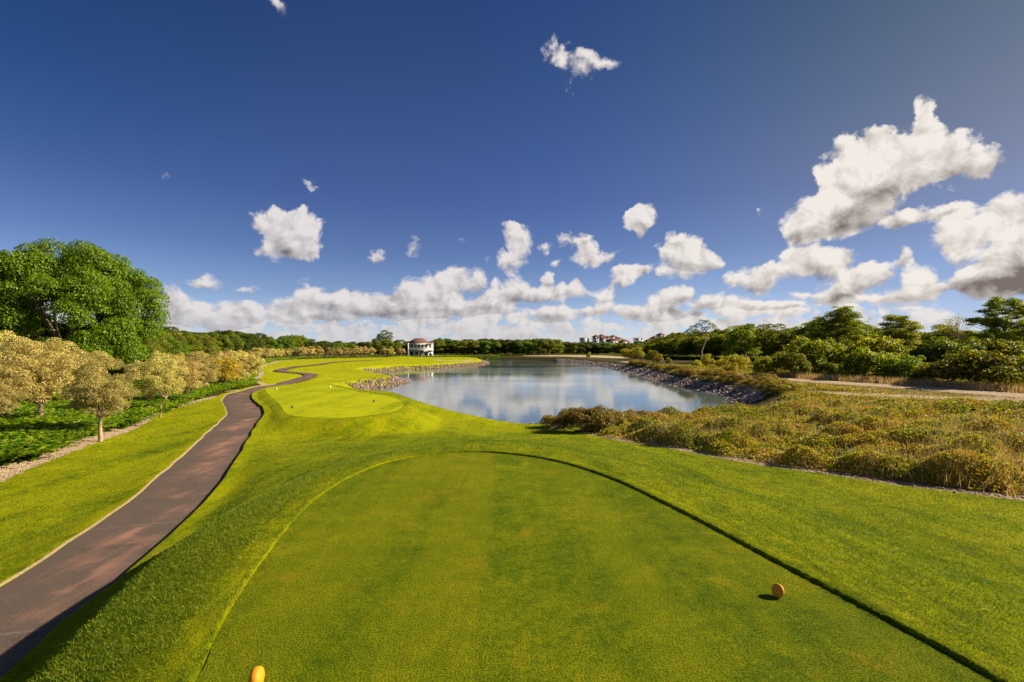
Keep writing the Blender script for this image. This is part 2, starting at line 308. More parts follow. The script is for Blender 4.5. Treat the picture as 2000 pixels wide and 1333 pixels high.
ROUGH = .026                                          # step from the mown tee up to the rough
class Ras:
    """a field sampled once on a fine grid near the camera and a coarse one far off, read back bilinearly"""
    G = ((-34, 34, -4, 64, .16), (-150, 175, -24, 352, 1.0))
    def __init__(s, fn):
        s.g = []
        for x0, x1, y0, y1, st in s.G:
            xs = np.arange(x0, x1+st*.5, st); ys = np.arange(y0, y1+st*.5, st); X, Y = np.meshgrid(xs, ys, indexing='ij')
            s.g.append(fn(np.stack([X.ravel(), Y.ravel()], 1), st < .5).reshape(X.shape))
    def at(s, P, far):
        P = np.asarray(P, float); out = np.full(len(P), float(far)) if far is not None else base(P); 
        for k in (1, 0):
            x0, x1, y0, y1, st = s.G[k]; A = s.g[k]
            m = (P[:, 0] > x0) & (P[:, 0] < x1-st) & (P[:, 1] > y0) & (P[:, 1] < y1-st)
            u = (P[m, 0]-x0)/st; v = (P[m, 1]-y0)/st; i = u.astype(int); j = v.astype(int); u -= i; v -= j
            out[m] = (A[i, j]*(1-u)+A[i+1, j]*u)*(1-v)+(A[i, j+1]*(1-u)+A[i+1, j+1]*u)*v
        return out
gp = [(-40, 2), (-28, 12)]+gravel_left+lawn_left[::-1]+[(-25, 5)]
F_base = Ras(lambda P, f: base(P))
F_t1 = Ras(lambda P, f: sdist(P, tee1) if f else np.full(len(P), 99.))
F_t2 = Ras(lambda P, f: sdist(P, tee2) if f else sdist(P, tee2[::3]))
F_path = Ras(lambda P, f: segdist(P, path1[path1[:, 1] < 68][::2] if f else path1[::4], False))
F_shore = Ras(lambda P, f: sdist(P, shore[::1 if f else 2]))
F_scrub = Ras(lambda P, f: sdist(P, scrub))
F_lawn = Ras(lambda P, f: sdist(P, lawn))
def height(P2, carve=False):
    P2 = np.asarray(P2, float)[:, :2]
    z = F_base.at(P2, None) if len(P2) < 30000 or np.abs(P2).max() < 300 else np.where(np.abs(P2).max(1) < 340, F_base.at(P2, -1.5), 0)
    if len(P2) >= 30000 and np.abs(P2).max() >= 300:
        o_ = (np.abs(P2[:, 0]) > 149) | (P2[:, 1] > 350) | (P2[:, 1] < -23); z[o_] = base(P2[o_])
    x, y = P2[:, 0], P2[:, 1]
    z = z+(vnoise(x, y, 7)-.5)*.12*sm(np.hypot(x, y), 15, 45)+(vnoise(x+9, y, 1.3)-.5)*.03*sm(np.hypot(x, y), 3, 9)
    z += .9*np.exp(-(((x+46)/9)**2+((y-214)/5)**2))+.5*np.exp(-(((x+24)/12)**2+((y-205)/5)**2))   # mounds round the green
    d2 = F_t2.at(P2, 99); k = sm(-d2, -2.8, -.1); z = z*(1-k)+(-1.4)*k
    d1 = F_t1.at(P2, 99); k = .2*sm(-d1, -4.0, -.3)+.8*np.clip((4.0-d1)/3.7, 0, 1); z = z*(1-k)+ROUGH*k
    dp = F_path.at(P2, 99); k = sm(-dp, -2.6, -1.3)*sm(d2, -.1, 1.1); zp = zpath(y)
    z = z*(1-k)+(.75*zp+.25*z)*k
    trk = (x > 34) & (x < 52) & (y > 38) & (y < 84)
    if trk.any(): kk = np.zeros(len(z)); kk[trk] = sm(-segdist(P2[trk], sandpts[0][0], False), -5, -1.5); z = z+.22*kk
    ds = F_shore.at(P2, 99)
    zin = ZW-.05-.35*np.minimum(-ds, 4); zo = ZW-.05+.42*np.clip(ds, 0, 50)
    z = np.where(ds < 0, np.minimum(z, zin), np.minimum(z, zo)*sm(-ds, -9, -4)+z*(1-sm(-ds, -9, -4)))
    z = np.where(ds >= 0, np.maximum(z, ZW-.02+np.minimum(.25*ds, .5)), z)
    if carve:
        z = np.where(d1 < .22, np.minimum(z, -.12), z)
        z = np.where((dp < HW+.25) & (y < 62), z-.16, z); z = np.where((dp < HW+.6) & (y >= 62), z-.10, z)
    return z
def hz(x, y): return float(height(np.array([[x, y]]))[0])
# ================================================================ materials
def mat(name, rough=.7, spec=.3):
    m = bpy.data.materials.new(name); m.use_nodes = True; t = m.node_tree
    b = t.nodes['Principled BSDF']; b.inputs['Roughness'].default_value = rough; b.inputs['Specular IOR Level'].default_value = spec
    return m, t, b
def setc(t, b, sock): t.links.new(sock, b.inputs['Base Color'])
def bump(t, b, h, strength=.5, dist=.02):
    n = N(t, 'ShaderNodeBump', ins={'Strength': strength, 'Distance': dist, 'Height': h}); t.links.new(n.outputs[0], b.inputs['Normal']); return n
def ramp(t, f, st):
    n = N(t, 'ShaderNodeValToRGB'); t.links.new(f, n.inputs[0]); r = n.color_ramp
    while len(r.elements) > 1: r.elements.remove(r.elements[-1])
    for i, (p, c) in enumerate(st):
        e = r.elements[0] if i == 0 else r.elements.new(p)
        e.position = p; e.color = (*c, 1)
    return n.outputs[0]
def flat(name, col, rough=.7, spec=.3, var=.12, sc_=8, em=None):
    m, t, b = mat(name, rough, spec); g = N(t, 'ShaderNodeTexCoord').outputs['Object']
    n = NOI(t, g, sc_, 4).outputs['Fac']
    lo = tuple(c*(1-var) for c in col); hi = tuple(min(1, c*(1+var)) for c in col)
    setc(t, b, MIX(t, n, lo, hi)); return m
def grass_nodes(t, pos, hue=0):
    """colour of turf from the ground position: broad patches, blotches and grain"""
    a = NOI(t, pos, .35, 4, .6).outputs['Fac']; bch = NOI(t, pos, 2.2, 4, .6).outputs['Fac']; c = NOI(t, pos, 60, 3, .75).outputs['Fac']; c2 = NOI(t, pos, 14, 3, .7).outputs['Fac']
    c3 = NOI(t, pos, 5.5, 5, .8).outputs['Fac']
    f = M(t, 'ADD', M(t, 'MULTIPLY', a, .30), M(t, 'MULTIPLY', bch, .22)); f = M(t, 'ADD', f, M(t, 'MULTIPLY', c2, .23)); f = M(t, 'ADD', f, M(t, 'MULTIPLY', c3, .25))
    return f, c, c3
def turf(name, lo, mid, hi, dry, stripes, grain=1.0, dryamt=.5):
    m, t, b = mat(name, .9, .03)
    pos = N(t, 'ShaderNodeNewGeometry').outputs['Position']
    f, c, c2 = grass_nodes(t, pos)
    col = ramp(t, f, [(.40, lo), (.495, mid), (.59, hi)])
    # mowing passes: soft alternating strips
    mp = N(t, 'ShaderNodeMapping', ins={'Vector': pos, 'Rotation': (0, 0, stripes[0]), 'Scale': (1, .04, 1)}).outputs[0]
    st = NOI(t, mp, stripes[1], 2, .5).outputs['Fac']
    col = MIX(t, M(t, 'MULTIPLY', SS(t, st, .40, .62), stripes[2]), col, hi)
    mps = N(t, 'ShaderNodeMapping', ins={'Vector': pos, 'Rotation': (0, 0, stripes[0]), 'Scale': (1, .05, 1)}).outputs[0]
    s2 = NOI(t, mps, 9, 3, .6).outputs['Fac']
    col = MIX(t, M(t, 'MULTIPLY', SS(t, s2, .56, .70), .45*stripes[2]), col, lo)
    dn = NOI(t, pos, 1.1, 6, .72, .4).outputs['Fac']
    col = MIX(t, M(t, 'MULTIPLY', SS(t, dn, .56, .72), dryamt), col, dry)
    g = SS(t, c, .30, .70, 1-.55*grain, 1+.6*grain)
    col = N(t, 'ShaderNodeVectorMath', operation='SCALE', ins={0: col, 'Scale': g}).outputs[0]
    setc(t, b, col)
    bump(t, b, M(t, 'ADD', c, M(t, 'MULTIPLY', c2, 1.6)), .85*grain, .022)
    return m
G_LO, G_MID, G_HI, G_DRY = (.050, .085, .002), (.155, .190, .002), (.30, .30, .003), (.26, .18, .012)
m_tee = turf('tee turf', (.045, .080, .003), (.095, .126, .003), (.180, .184, .005), (.25, .16, .010), (.02, 1.1, .42), 1.3, .65)
m_tee_far = turf('forward tee turf', (.14, .19, .003), (.25, .285, .003), (.36, .365, .005), (.50, .42, .05), (1.4, .8, .5), .5, .5)
# --- ground: one sheet, its cover read from a colour attribute (R lawn, G bare sand, B scrub litter)
m_ground, t, b = mat('ground cover', .9, .03)
pos = N(t, 'ShaderNodeNewGeometry').outputs['Position']
at = N(t, 'ShaderNodeAttribute', attribute_name='cover'); sep = N(t, 'ShaderNodeSeparateColor', ins={0: at.outputs['Color']}).outputs
f, c, c2 = grass_nodes(t, pos)
lawnc = ramp(t, f, [(.41, G_LO), (.495, G_MID), (.58, G_HI)])
def band_noise(rot, sc_, sy):
    mp = N(t, 'ShaderNodeMapping', ins={'Vector': pos, 'Rotation': (0, 0, rot), 'Scale': (1, sy, 1)}).outputs[0]
    return NOI(t, mp, sc_, 3, .55, .1).outputs['Fac']
s1 = band_noise(-.42, 1.1, .06); s2 = band_noise(-.42, 7.0, .035); s3 = band_noise(1.2, .5, .1)
lawnc = MIX(t, M(t, 'MULTIPLY', SS(t, s1, .42, .62), .5), lawnc, G_HI)
lawnc = MIX(t, M(t, 'MULTIPLY', SS(t, s2, .56, .70), .45), lawnc, G_LO)
lawnc = MIX(t, M(t, 'MULTIPLY', SS(t, s3, .50, .66), .45), lawnc, (.30, .31, .004))
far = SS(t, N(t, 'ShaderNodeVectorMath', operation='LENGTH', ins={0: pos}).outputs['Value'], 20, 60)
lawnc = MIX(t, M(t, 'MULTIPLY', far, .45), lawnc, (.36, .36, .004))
dn = NOI(t, pos, .9, 6, .72, .5).outputs['Fac']
dst = M(t, 'MULTIPLY', SS(t, band_noise(-.42, 1.9, .10), .60, .72), SS(t, NOI(t, pos, 1.6, 5, .8).outputs['Fac'], .42, .62))
lawnc = MIX(t, M(t, 'MULTIPLY', dst, .75), lawnc, (.24, .15, .025))
lawnc = MIX(t, M(t, 'MULTIPLY', SS(t, dn, .60, .74), .55), lawnc, (.24, .17, .03))
grain = SS(t, c, .28, .72, .45, 1.6)
lawnc = N(t, 'ShaderNodeVectorMath', operation='SCALE', ins={0: lawnc, 'Scale': grain}).outputs[0]
soil = ramp(t, NOI(t, pos, 3.0, 6, .7).outputs['Fac'], [(.3, (.025, .028, .008)), (.5, (.06, .055, .018)), (.7, (.12, .10, .04))])
scr = ramp(t, NOI(t, pos, 1.2, 7, .75).outputs['Fac'], [(.32, (.05, .05, .012)), (.46, (.15, .12, .03)), (.56, (.26, .19, .06)), (.7, (.42, .28, .15))])
sandc = ramp(t, NOI(t, pos, 9, 6, .75).outputs['Fac'], [(.3, (.24, .16, .10)), (.5, (.44, .33, .22)), (.7, (.60, .49, .38))])
ed = M(t, 'MULTIPLY', M(t, 'SUBTRACT', NOI(t, pos, 3.5, 5, .65).outputs['Fac'], .5), .8)
col = MIX(t, SS(t, M(t, 'ADD', sep[2], ed), .4, .6), soil, scr)
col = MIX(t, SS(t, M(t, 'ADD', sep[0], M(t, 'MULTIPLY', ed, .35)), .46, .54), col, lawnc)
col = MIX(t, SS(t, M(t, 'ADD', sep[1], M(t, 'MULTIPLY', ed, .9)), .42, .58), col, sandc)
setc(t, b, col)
bump(t, b, M(t, 'ADD', c, M(t, 'MULTIPLY', c2, 3.0)), .9, .045)
m_lawnedge = turf('rough edge turf', G_LO, G_MID, (.19, .21, .006), G_DRY, (-.6, 1.2, .5), .95, .35)
# --- cart path
m_path, t, b = mat('cart path asphalt', .82, .25)
pos = N(t, 'ShaderNodeNewGeometry').outputs['Position']
uv = N(t, 'ShaderNodeAttribute', attribute_name='pathuv'); us = N(t, 'ShaderNodeSeparateColor', ins={0: uv.outputs['Color']}).outputs
ag = NOI(t, pos, 70, 3, .8).outputs['Fac']; bl = NOI(t, pos, .55, 5, .62, .2).outputs['Fac']
mpp = N(t, 'ShaderNodeMapping', ins={'Vector': pos, 'Rotation': (0, 0, -.42), 'Scale': (1, .16, 1)}).outputs[0]
lon = NOI(t, mpp, 1.8, 6, .66).outputs['Fac']
col = ramp(t, ag, [(.25, (.036, .026, .022)), (.55, (.108, .076, .058)), (.8, (.26, .195, .155))])
dust = M(t, 'MULTIPLY', SS(t, M(t, 'ADD', M(t, 'MULTIPLY', bl, .55), M(t, 'MULTIPLY', lon, .45)), .46, .66), M(t, 'SUBTRACT', 1.15, M(t, 'ABSOLUTE', M(t, 'MULTIPLY_ADD', us[0], 2.6, -1.5)), clamp=True), clamp=True)
col = MIX(t, M(t, 'MULTIPLY', dust, .75), col, (.42, .20, .135))
fine = NOI(t, pos, 5, 6, .75).outputs['Fac']
col = MIX(t, SS(t, fine, .55, .78, 0, .55), col, (.06, .045, .045))
crk = N(t, 'ShaderNodeTexVoronoi', feature='DISTANCE_TO_EDGE', ins={'Vector': N(t, 'ShaderNodeVectorMath', operation='ADD', ins={0: pos, 1: NOI(t, pos, 1.5, 5, .7).outputs['Color']}).outputs[0], 'Scale': .28}).outputs['Distance']
col = MIX(t, SS(t, crk, .008, .001, 0, .5), col, (.03, .024, .024))
lane = M(t, 'ABSOLUTE', M(t, 'SUBTRACT', M(t, 'FRACT', M(t, 'MULTIPLY', us[1], 1/5.2*400)), .5))
col = MIX(t, M(t, 'MULTIPLY', SS(t, lane, .007, .003, 0, .2), 1.0), col, (.36, .28, .24))
setc(t, b, col); bump(t, b, M(t, 'ADD', ag, M(t, 'MULTIPLY', fine, .5)), .8, .016)
m_kerb = flat('path edge earth', (.27, .20, .10), .9, .05, .6, 12)
# --- water
m_water, t, b = mat('lake water', .02, .5)
pos = N(t, 'ShaderNodeNewGeometry').outputs['Position']
b.inputs['Base Color'].default_value = (.085, .125, .125, 1); b.inputs['IOR'].default_value = 1.52; b.inputs['Specular IOR Level'].default_value = 1.0
w1 = N(t, 'ShaderNodeMapping', ins={'Vector': pos, 'Rotation': (0, 0, .1), 'Scale': (.5, 2.2, 1)}).outputs[0]
r1 = NOI(t, w1, 1.5, 3, .6, .2).outputs['Fac']; r2 = NOI(t, w1, .28, 2, .5).outputs['Fac']
calm = SS(t, NOI(t, N(t, 'ShaderNodeMapping', ins={'Vector': pos, 'Scale': (.35, 1, 1)}).outputs[0], .05, 3, .6).outputs['Fac'], .40, .66, .25, 1.0)
dl_ = N(t, 'ShaderNodeVectorMath', operation='LENGTH', ins={0: pos}).outputs['Value']
bump(t, b, M(t, 'MULTIPLY', M(t, 'ADD', M(t, 'MULTIPLY', r1, calm), M(t, 'MULTIPLY', r2, .5)), SS(t, dl_, 70, 230, 1.0, 3.6)), .13, .05)
# --- stones, foliage, bark, buildings
m_rock, t, b = mat('riprap stone', .9, .2)
isl = N(t, 'ShaderNodeNewGeometry').outputs['Random Per Island']; g = N(t, 'ShaderNodeNewGeometry').outputs['Position']
col = ramp(t, isl, [(0, (.10, .07, .06)), (.4, (.27, .21, .19)), (.75, (.46, .38, .35)), (1, (.72, .64, .60))])
col = MIX(t, NOI(t, g, 6, 4, .7).outputs['Fac'], col, (.26, .19, .16)); setc(t, b, col)
m_rockb = m_rock.copy(); m_rockb.name = 'brown riprap stone'
for n_ in m_rockb.node_tree.nodes:
    if n_.type == 'VALTORGB':
        for e_, c_ in zip(n_.color_ramp.elements, ((.05, .030, .024), (.15, .095, .075), (.28, .18, .14), (.50, .38, .32))): e_.color = (*c_, 1)
m_gravel = flat('tan gravel', (.42, .30, .19), .95, .05, .45, 40)
def leafmat(name, st, trans=.35, rough=.55, objvar=.25, spec=.35):
    m, t, b = mat(name, rough, spec)
    gi = N(t, 'ShaderNodeNewGeometry'); oi = N(t, 'ShaderNodeObjectInfo')
    col = ramp(t, gi.outputs['Random Per Island'], st)
    v = SS(t, oi.outputs['Random'], 0, 1, 1-objvar, 1+objvar)
    col = N(t, 'ShaderNodeVectorMath', operation='SCALE', ins={0: col, 'Scale': v}).outputs[0]
    hs = N(t, 'ShaderNodeHueSaturation', ins={'Hue': M(t, 'MULTIPLY_ADD', M(t, 'FRACT', M(t, 'MULTIPLY', oi.outputs['Random'], 7.31)), .04*objvar/.25, .5-.02*objvar/.25), 'Color': col}).outputs[0]
    setc(t, b, hs)
    tr = N(t, 'ShaderNodeBsdfTranslucent', ins={'Color': N(t, 'ShaderNodeVectorMath', operation='MULTIPLY', ins={0: hs, 1: (1.25, 1.3, .6)}).outputs[0]})
    mx = N(t, 'ShaderNodeMixShader', ins={0: trans, 1: b.outputs[0], 2: tr.outputs[0]})
    t.links.new(mx.outputs[0], t.nodes['Material Output'].inputs[0]); return m
m_big = leafmat('glossy fig leaves', [(0, (.040, .085, .002)), (.5, (.110, .195, .003)), (1, (.25, .32, .006))], .45)
m_dark = leafmat('forest leaves', [(0, (.035, .065, .004)), (.5, (.105, .155, .006)), (1, (.27, .28, .010))], .42, objvar=.45)
m_right = leafmat('dry forest leaves', [(0, (.045, .070, .004)), (.5, (.155, .185, .006)), (1, (.40, .37, .012))], .55, objvar=.35)
m_silver = leafmat('silver buttonwood leaves', [(0, (.14, .14, .025)), (.3, (.40, .34, .09)), (.7, (.66, .51, .19)), (1, (.88, .70, .30))], .42, .6, .26)
m_gold = leafmat('yellow green leaves', [(0, (.16, .16, .010)), (.5, (.38, .32, .020)), (1, (.62, .46, .035))], .4, .6, .22)
m_fern = leafmat('fern fronds', [(0, (.045, .105, .003)), (.45, (.15, .27, .005)), (.85, (.32, .42, .010)), (1, (.48, .45, .03))], .45, .5, .1)
m_scrub = leafmat('scrub leaves', [(0, (.045, .060, .004)), (.2, (.12, .17, .006)), (.42, (.32, .31, .012)), (.60, (.38, .29, .022)), (.8, (.38, .19, .032)), (1, (.60, .44, .17))], .35, .65, .1)
m_straw = leafmat('dry grass stalks', [(0, (.28, .17, .07)), (.5, (.52, .36, .17)), (1, (.72, .54, .32))], .3, .7, .1)
m_red = leafmat('reddish shrub leaves', [(0, (.05, .06, .006)), (.35, (.18, .18, .012)), (.6, (.36, .26, .022)), (.8, (.38, .15, .04)), (1, (.52, .36, .06))], .35, .6, .2)
m_blade = leafmat('grass blades', [(0, (.055, .115, .006)), (.5, (.125, .205, .008)), (.9, (.23, .28, .012)), (1, (.36, .30, .05))], .3, .6, .05, .15)
m_bark = flat('grey brown bark', (.20, .15, .11), .9, .1, .35, 14)
m_bark2 = flat('pale bark', (.40, .27, .18), .9, .1, .3, 14)
m_white = flat('white render', (.74, .73, .72), .8, .2, .05, 3)
m_roof, t, b = mat('clay roof tiles', .85, .15)
g = N(t, 'ShaderNodeTexCoord').outputs['Object']
wv_ = N(t, 'ShaderNodeTexWave', bands_direction='Z', ins={'Vector': g, 'Scale': 2.5, 'Distortion': .6}).outputs['Fac']
setc(t, b, MIX(t, wv_, (.12, .058, .05), (.24, .125, .10)))
m_glass = flat('dark window glass', (.035, .045, .055), .12, .6, .2, 2)
m_yellow = flat('yellow paint', (.74, .27, .008), .6, .35, .28, 22)
m_blue = flat('dark blue paint', (.02, .035, .09), .5, .4, .2, 30)
m_offwhite = flat('white paint', (.8, .77, .70), .5, .4, .1, 30)
# ================================================================ ground sheet
az_ = np.concatenate([np.arange(-62, 62, .26), np.arange(62, 298, 4.0)])*math.pi/180
rr = 1.2*1.0105**np.arange(0, 745); rr = np.concatenate([rr, [4000, 9000]])
A_, R_ = np.meshgrid(az_, rr); X = R_*np.sin(A_); Y = R_*np.cos(A_)
P2 = np.stack([X.ravel(), Y.ravel()], 1); P2 = np.concatenate([[[0, 0]], P2])
Z = height(P2, True); far_ = np.hypot(P2[:, 0], P2[:, 1]) > 1200; Z[far_] = -1.6
nr, na = len(rr), len(az_)
i = 1+np.arange(nr-1)[:, None]*na+np.arange(na)[None]; j = 1+np.arange(nr-1)[:, None]*na+(np.arange(na)[None]+1) % na
q = np.stack([i, j, j+na, i+na], -1).reshape(-1, 4)[:, ::-1]
tfan = np.stack([np.zeros(na, int), 1+(np.arange(na)+1) % na, 1+np.arange(na)], -1)
me = mesh('ground', np.column_stack([P2, Z]), [q, tfan], m_ground, True)
cov = np.zeros((len(P2), 4), np.float32); cov[:, 3] = 1
nearm = np.hypot(P2[:, 0], P2[:, 1]) < 420; Q = P2[nearm]
dl = F_lawn.at(Q, 99); wd = np.maximum(.25, np.hypot(Q[:, 0], Q[:, 1])*.012)
cov[nearm, 0] = np.clip(.5-dl/wd*.5, 0, 1)
sand = np.clip(.5-sdist(Q, gp)/.5*.5, 0, 1)
strip2 = [(-27.8,50),(-27,56.5),(-29.4,60.5),(-33.5,66.5),(-37.5,76),(-43,88),(-50,101),(-58,118),(-66,140),(-76,166),(-80,190)]
sand = np.maximum(sand, np.clip(1-segdist(Q, strip2, False)/(.35+.006*Q[:, 1]), 0, 1))
sand = np.maximum(sand, np.clip(1.2-segdist(Q, [(4.4,34),(6.2,26.8),(9.2,17.5),(10.9,14.3),(12.8,12.2),(18,8),(26,2)], False)/.55, 0, 1)*.9)
for pl, hw in sandpts: sand = np.maximum(sand, np.clip(1.5-segdist(Q, pl, False)/(hw+.5), 0, 1))
for pl in sandp: sand = np.maximum(sand, np.clip(.5-sdist(Q, pl)/2.5, 0, 1))
tn = np.exp(-((Q[:, 0]-38)/13)**4-((Q[:, 1]-(54-.72*(Q[:, 0]-30)))/4.2)**2); sand = np.maximum(sand, .64*tn)
cov[nearm, 1] = sand; cov[nearm, 2] = np.clip(.5-F_scrub.at(Q, 99)/1.0, 0, 1)
ca = me.color_attributes.new('cover', 'FLOAT_COLOR', 'POINT'); ca.data.foreach_set('color', cov.ravel())
ground = tag(obj('ground', me), kind='structure')
# ---------------------------------------------------------------- water
ws = sm(0, 0, 1); wp = shore
cxy = wp.mean(0); cen = np.array([(0., 55), (2, 75), (0, 100), (-5, 130), (0, 160), (5, 190), (2, 220), (-8, 255)])
xs = np.array([-70., 70.]); wv3 = []
me = mesh('water', [(-60, 30, ZW), (60, 30, ZW), (60, 300, ZW), (-60, 300, ZW)], np.array([(0, 1, 2, 3)]), m_water)
tag(obj('water', me), kind='structure')
# ---------------------------------------------------------------- tees
def fill(poly, z, name, m, rings=1):
    from mathutils.geometry import tessellate_polygon
    v3 = [Vector((x, y, z)) for x, y in poly]; tr = tessellate_polygon([v3])
    return obj(name, mesh(name, [tuple(v) for v in v3], np.array([t_ if (v3[t_[1]]-v3[t_[0]]).cross(v3[t_[2]]-v3[t_[0]]).z > 0 else t_[::-1] for t_ in tr]), m))
tag(fill(tee1, 0.0, 'tee_ground', m_tee), kind='structure')
tag(fill(tee2, -1.4+.012, 'forward_tee_ground', m_tee_far), kind='structure')
# raised rough rim round the near tee
def offset(poly, d):
    p = np.asarray(poly); t_ = np.roll(p, -1, 0)-np.roll(p, 1, 0); t_ /= np.linalg.norm(t_, axis=1)[:, None]+1e-9
    n_ = np.stack([t_[:, 1], -t_[:, 0]], 1)
    if inside(p[:1]+n_[:1]*.05, p)[0]: n_ = -n_
    return p+n_*d
t1f = spline(tee1[::4], .05, True)
jit = (rng.random(len(t1f))-.5)*.022
def asturf(me):
    ca = me.color_attributes.new('cover', 'FLOAT_COLOR', 'POINT'); ca.data.foreach_set('color', np.tile(np.array([1, 0, 0, 1], np.float32), len(me.vertices))); return me
def rim(poly, offs, zs, m, name, closed=True):
    rows = []
    for o_, zf in zip(offs, zs):
        p = offset(poly, o_); h = height(p); rows.append(np.column_stack([p, zf(h)]))
    v = np.concatenate(rows); n = len(poly); k = len(rows)
    i = np.arange(k-1)[:, None]*n+np.arange(n)[None]; j = np.arange(k-1)[:, None]*n+(np.arange(n)[None]+1) % n
    return obj(name, asturf(mesh(name, v, np.stack([i, j, j+n, i+n], -1).reshape(-1, 4), m)))
tag(rim(t1f, [-.004, .006, .03, .12, .26, .45], [lambda h: h*0-.01, lambda h: h*0+ROUGH+.004+jit, lambda h: h*0+ROUGH+.010+jit*.6, lambda h: h+.008, lambda h: h+.006, lambda h: h-.03], m_ground, 'tee_collar'), kind='structure')
# ---------------------------------------------------------------- cart path with low kerb-like turf edges
pt = path1; tg_ = np.gradient(pt, axis=0); tg_ /= np.linalg.norm(tg_, axis=1)[:, None]; nm = np.stack([tg_[:, 1], -tg_[:, 0]], 1)
sl_ = np.concatenate([[0], np.cumsum(np.linalg.norm(np.diff(pt, axis=0), axis=1))])
nearp = pt[:, 1] < 62
zc = height(pt)
zc = np.convolve(np.pad(zc, 6, 'edge'), np.ones(13)/13, 'valid')
lift = np.where(nearp, -.05, .035)
offs = np.linspace(-1, 1, 9); rows = []
wob = (vnoise(sl_, sl_*0+3, 1.1)-.5)*.10; wob2 = (vnoise(sl_, sl_*0+43, 1.3)-.5)*.10
hl = HW+wob; hr = HW+wob2
for o_ in offs:
    p = pt+nm*(np.where(o_ < 0, hl, hr)*o_)[:, None]; hh = height(p)*.5+zc*.5
    rows.append(np.column_stack([p, hh+lift+.012*(1-o_*o_)]))
v = np.stack(rows, 1); n, k = v.shape[:2]
i = np.arange(n-1)[:, None]*k+np.arange(k-1)[None]; q = np.stack([i, i+1, i+k+1, i+k], -1).reshape(-1, 4)
me = mesh('cart_path', v.reshape(-1, 3), q, m_path, True)
ua = np.zeros((n, k, 4), np.float32); ua[..., 0] = (offs*.5+.5)[None]; ua[..., 1] = (sl_/400)[:, None]; ua[..., 3] = 1
ca = me.color_attributes.new('pathuv', 'FLOAT_COLOR', 'POINT'); ca.data.foreach_set('color', ua.ravel())
tag(obj('cart_path', me), kind='structure')
for side, hw_ in ((-1, hl), (1, hr)):
    sel = nearp; rows = []
    jt = (vnoise(sl_, sl_*0+side*17, .35)-.5)*.05
    for d_, kind_ in ((-.03, 'b'), (.02, 's'), (.05, 't'), (.20, 'u'), (.42, 'u'), (.75, 'e')):
        p = pt+nm*side*(hw_+d_)[:, None]; h = height(p)
        zz = {'b': zc-.09, 's': np.minimum(h, zc+.3)+(.045 if side > 0 else .012)+jt*.4, 't': h+(.055 if side > 0 else .020)+jt*.4, 'u': h+.012, 'e': h-.05}[kind_]
        rows.append(np.column_stack([p, zz])[sel])
    v = np.stack(rows, 1); n, k = v.shape[:2]; i = np.arange(n-1)[:, None]*k+np.arange(k-1)[None]
    q = np.stack([i, i+1, i+k+1, i+k], -1).reshape(-1, 4)
    if side < 0: q = q[:, ::-1]
    tag(obj('path_verge', asturf(mesh('path_verge', v.reshape(-1, 3), q, m_ground))), kind='structure')
    if side < 0:
        rows = []
        for d_, z_ in ((-.03, -.028), (.010, .020), (.030, .014)):
            p = pt-nm*(hw_+d_)[:, None]; h = height(p); rows.append(np.column_stack([p, np.where(d_ < 0, zc+lift+.012, h+z_)])[sel])
        v = np.stack(rows, 1); n, k = v.shape[:2]; i = np.arange(n-1)[:, None]*k+np.arange(k-1)[None]
        tag(obj('path_earth_edge', mesh('path_earth_edge', v.reshape(-1, 3), np.stack([i, i+1, i+k+1, i+k], -1).reshape(-1, 4)[:, ::-1], m_kerb)), kind='structure')
# ================================================================ foliage builders
def unit(v): return v/(np.linalg.norm(v, axis=-1, keepdims=True)+1e-9)
def leaves(c, nrm, size, asp=.55, tilt=.6):
    """one small rhombus per leaf, faced roughly along nrm"""
    n = len(c); size = np.broadcast_to(size, n)*(.65+.7*rng.random(n))
    nn = unit(nrm+tilt*rng.normal(size=(n, 3))); r = unit(rng.normal(size=(n, 3)))
    a = unit(np.cross(nn, r)); b = np.cross(nn, a)
    a = a*size[:, None]*.5; b = b*size[:, None]*.5*asp
    bend = nn*size[:, None]*.12
    v = np.stack([c-a-bend, c+b, c+a-bend, c-b], 1).reshape(-1, 3)
    return v, np.arange(4*n).reshape(-1, 4)
def crown_pts(cl, per, flatn=.75, up=.25, shell=.35):
    """leaf centres and normals on the shells of the clumps cl (x,y,z,r)"""
    out = []; nr_ = []
    for x, y, z, r in cl:
        n = max(4, int(per*r*r)); d = unit(rng.normal(size=(n, 3))); d[:, 2] = np.where(d[:, 2] < -.35, -d[:, 2], d[:, 2])
        k = r*(1-shell*rng.random(n)**1.5)[:, None]
        out.append(np.array([x, y, z])+d*k*np.array([1, 1, flatn])); nr_.append(d+np.array([0, 0, up]))
    return np.concatenate(out), np.concatenate(nr_)
def clumps(rx, ry, rz, cz, n, r0, r1, low=-.35, hollow=.55, jag=.18):
    cl = []
    lob = unit(rng.normal(size=(5, 3))); la = rng.random(5)*jag
    while len(cl) < n:
        d = unit(rng.normal(size=3))
        if d[2] < low: continue
        k = (hollow+(1-hollow)*rng.random()**.6)*(1+sum(la*np.maximum(0, lob@d)**3)-jag*.6*rng.random())
        r = r0+(r1-r0)*rng.random()
        cl.append((d[0]*k*(rx-r*.6), d[1]*k*(ry-r*.6), cz+d[2]*k*(rz-r*.5), r))
    return cl
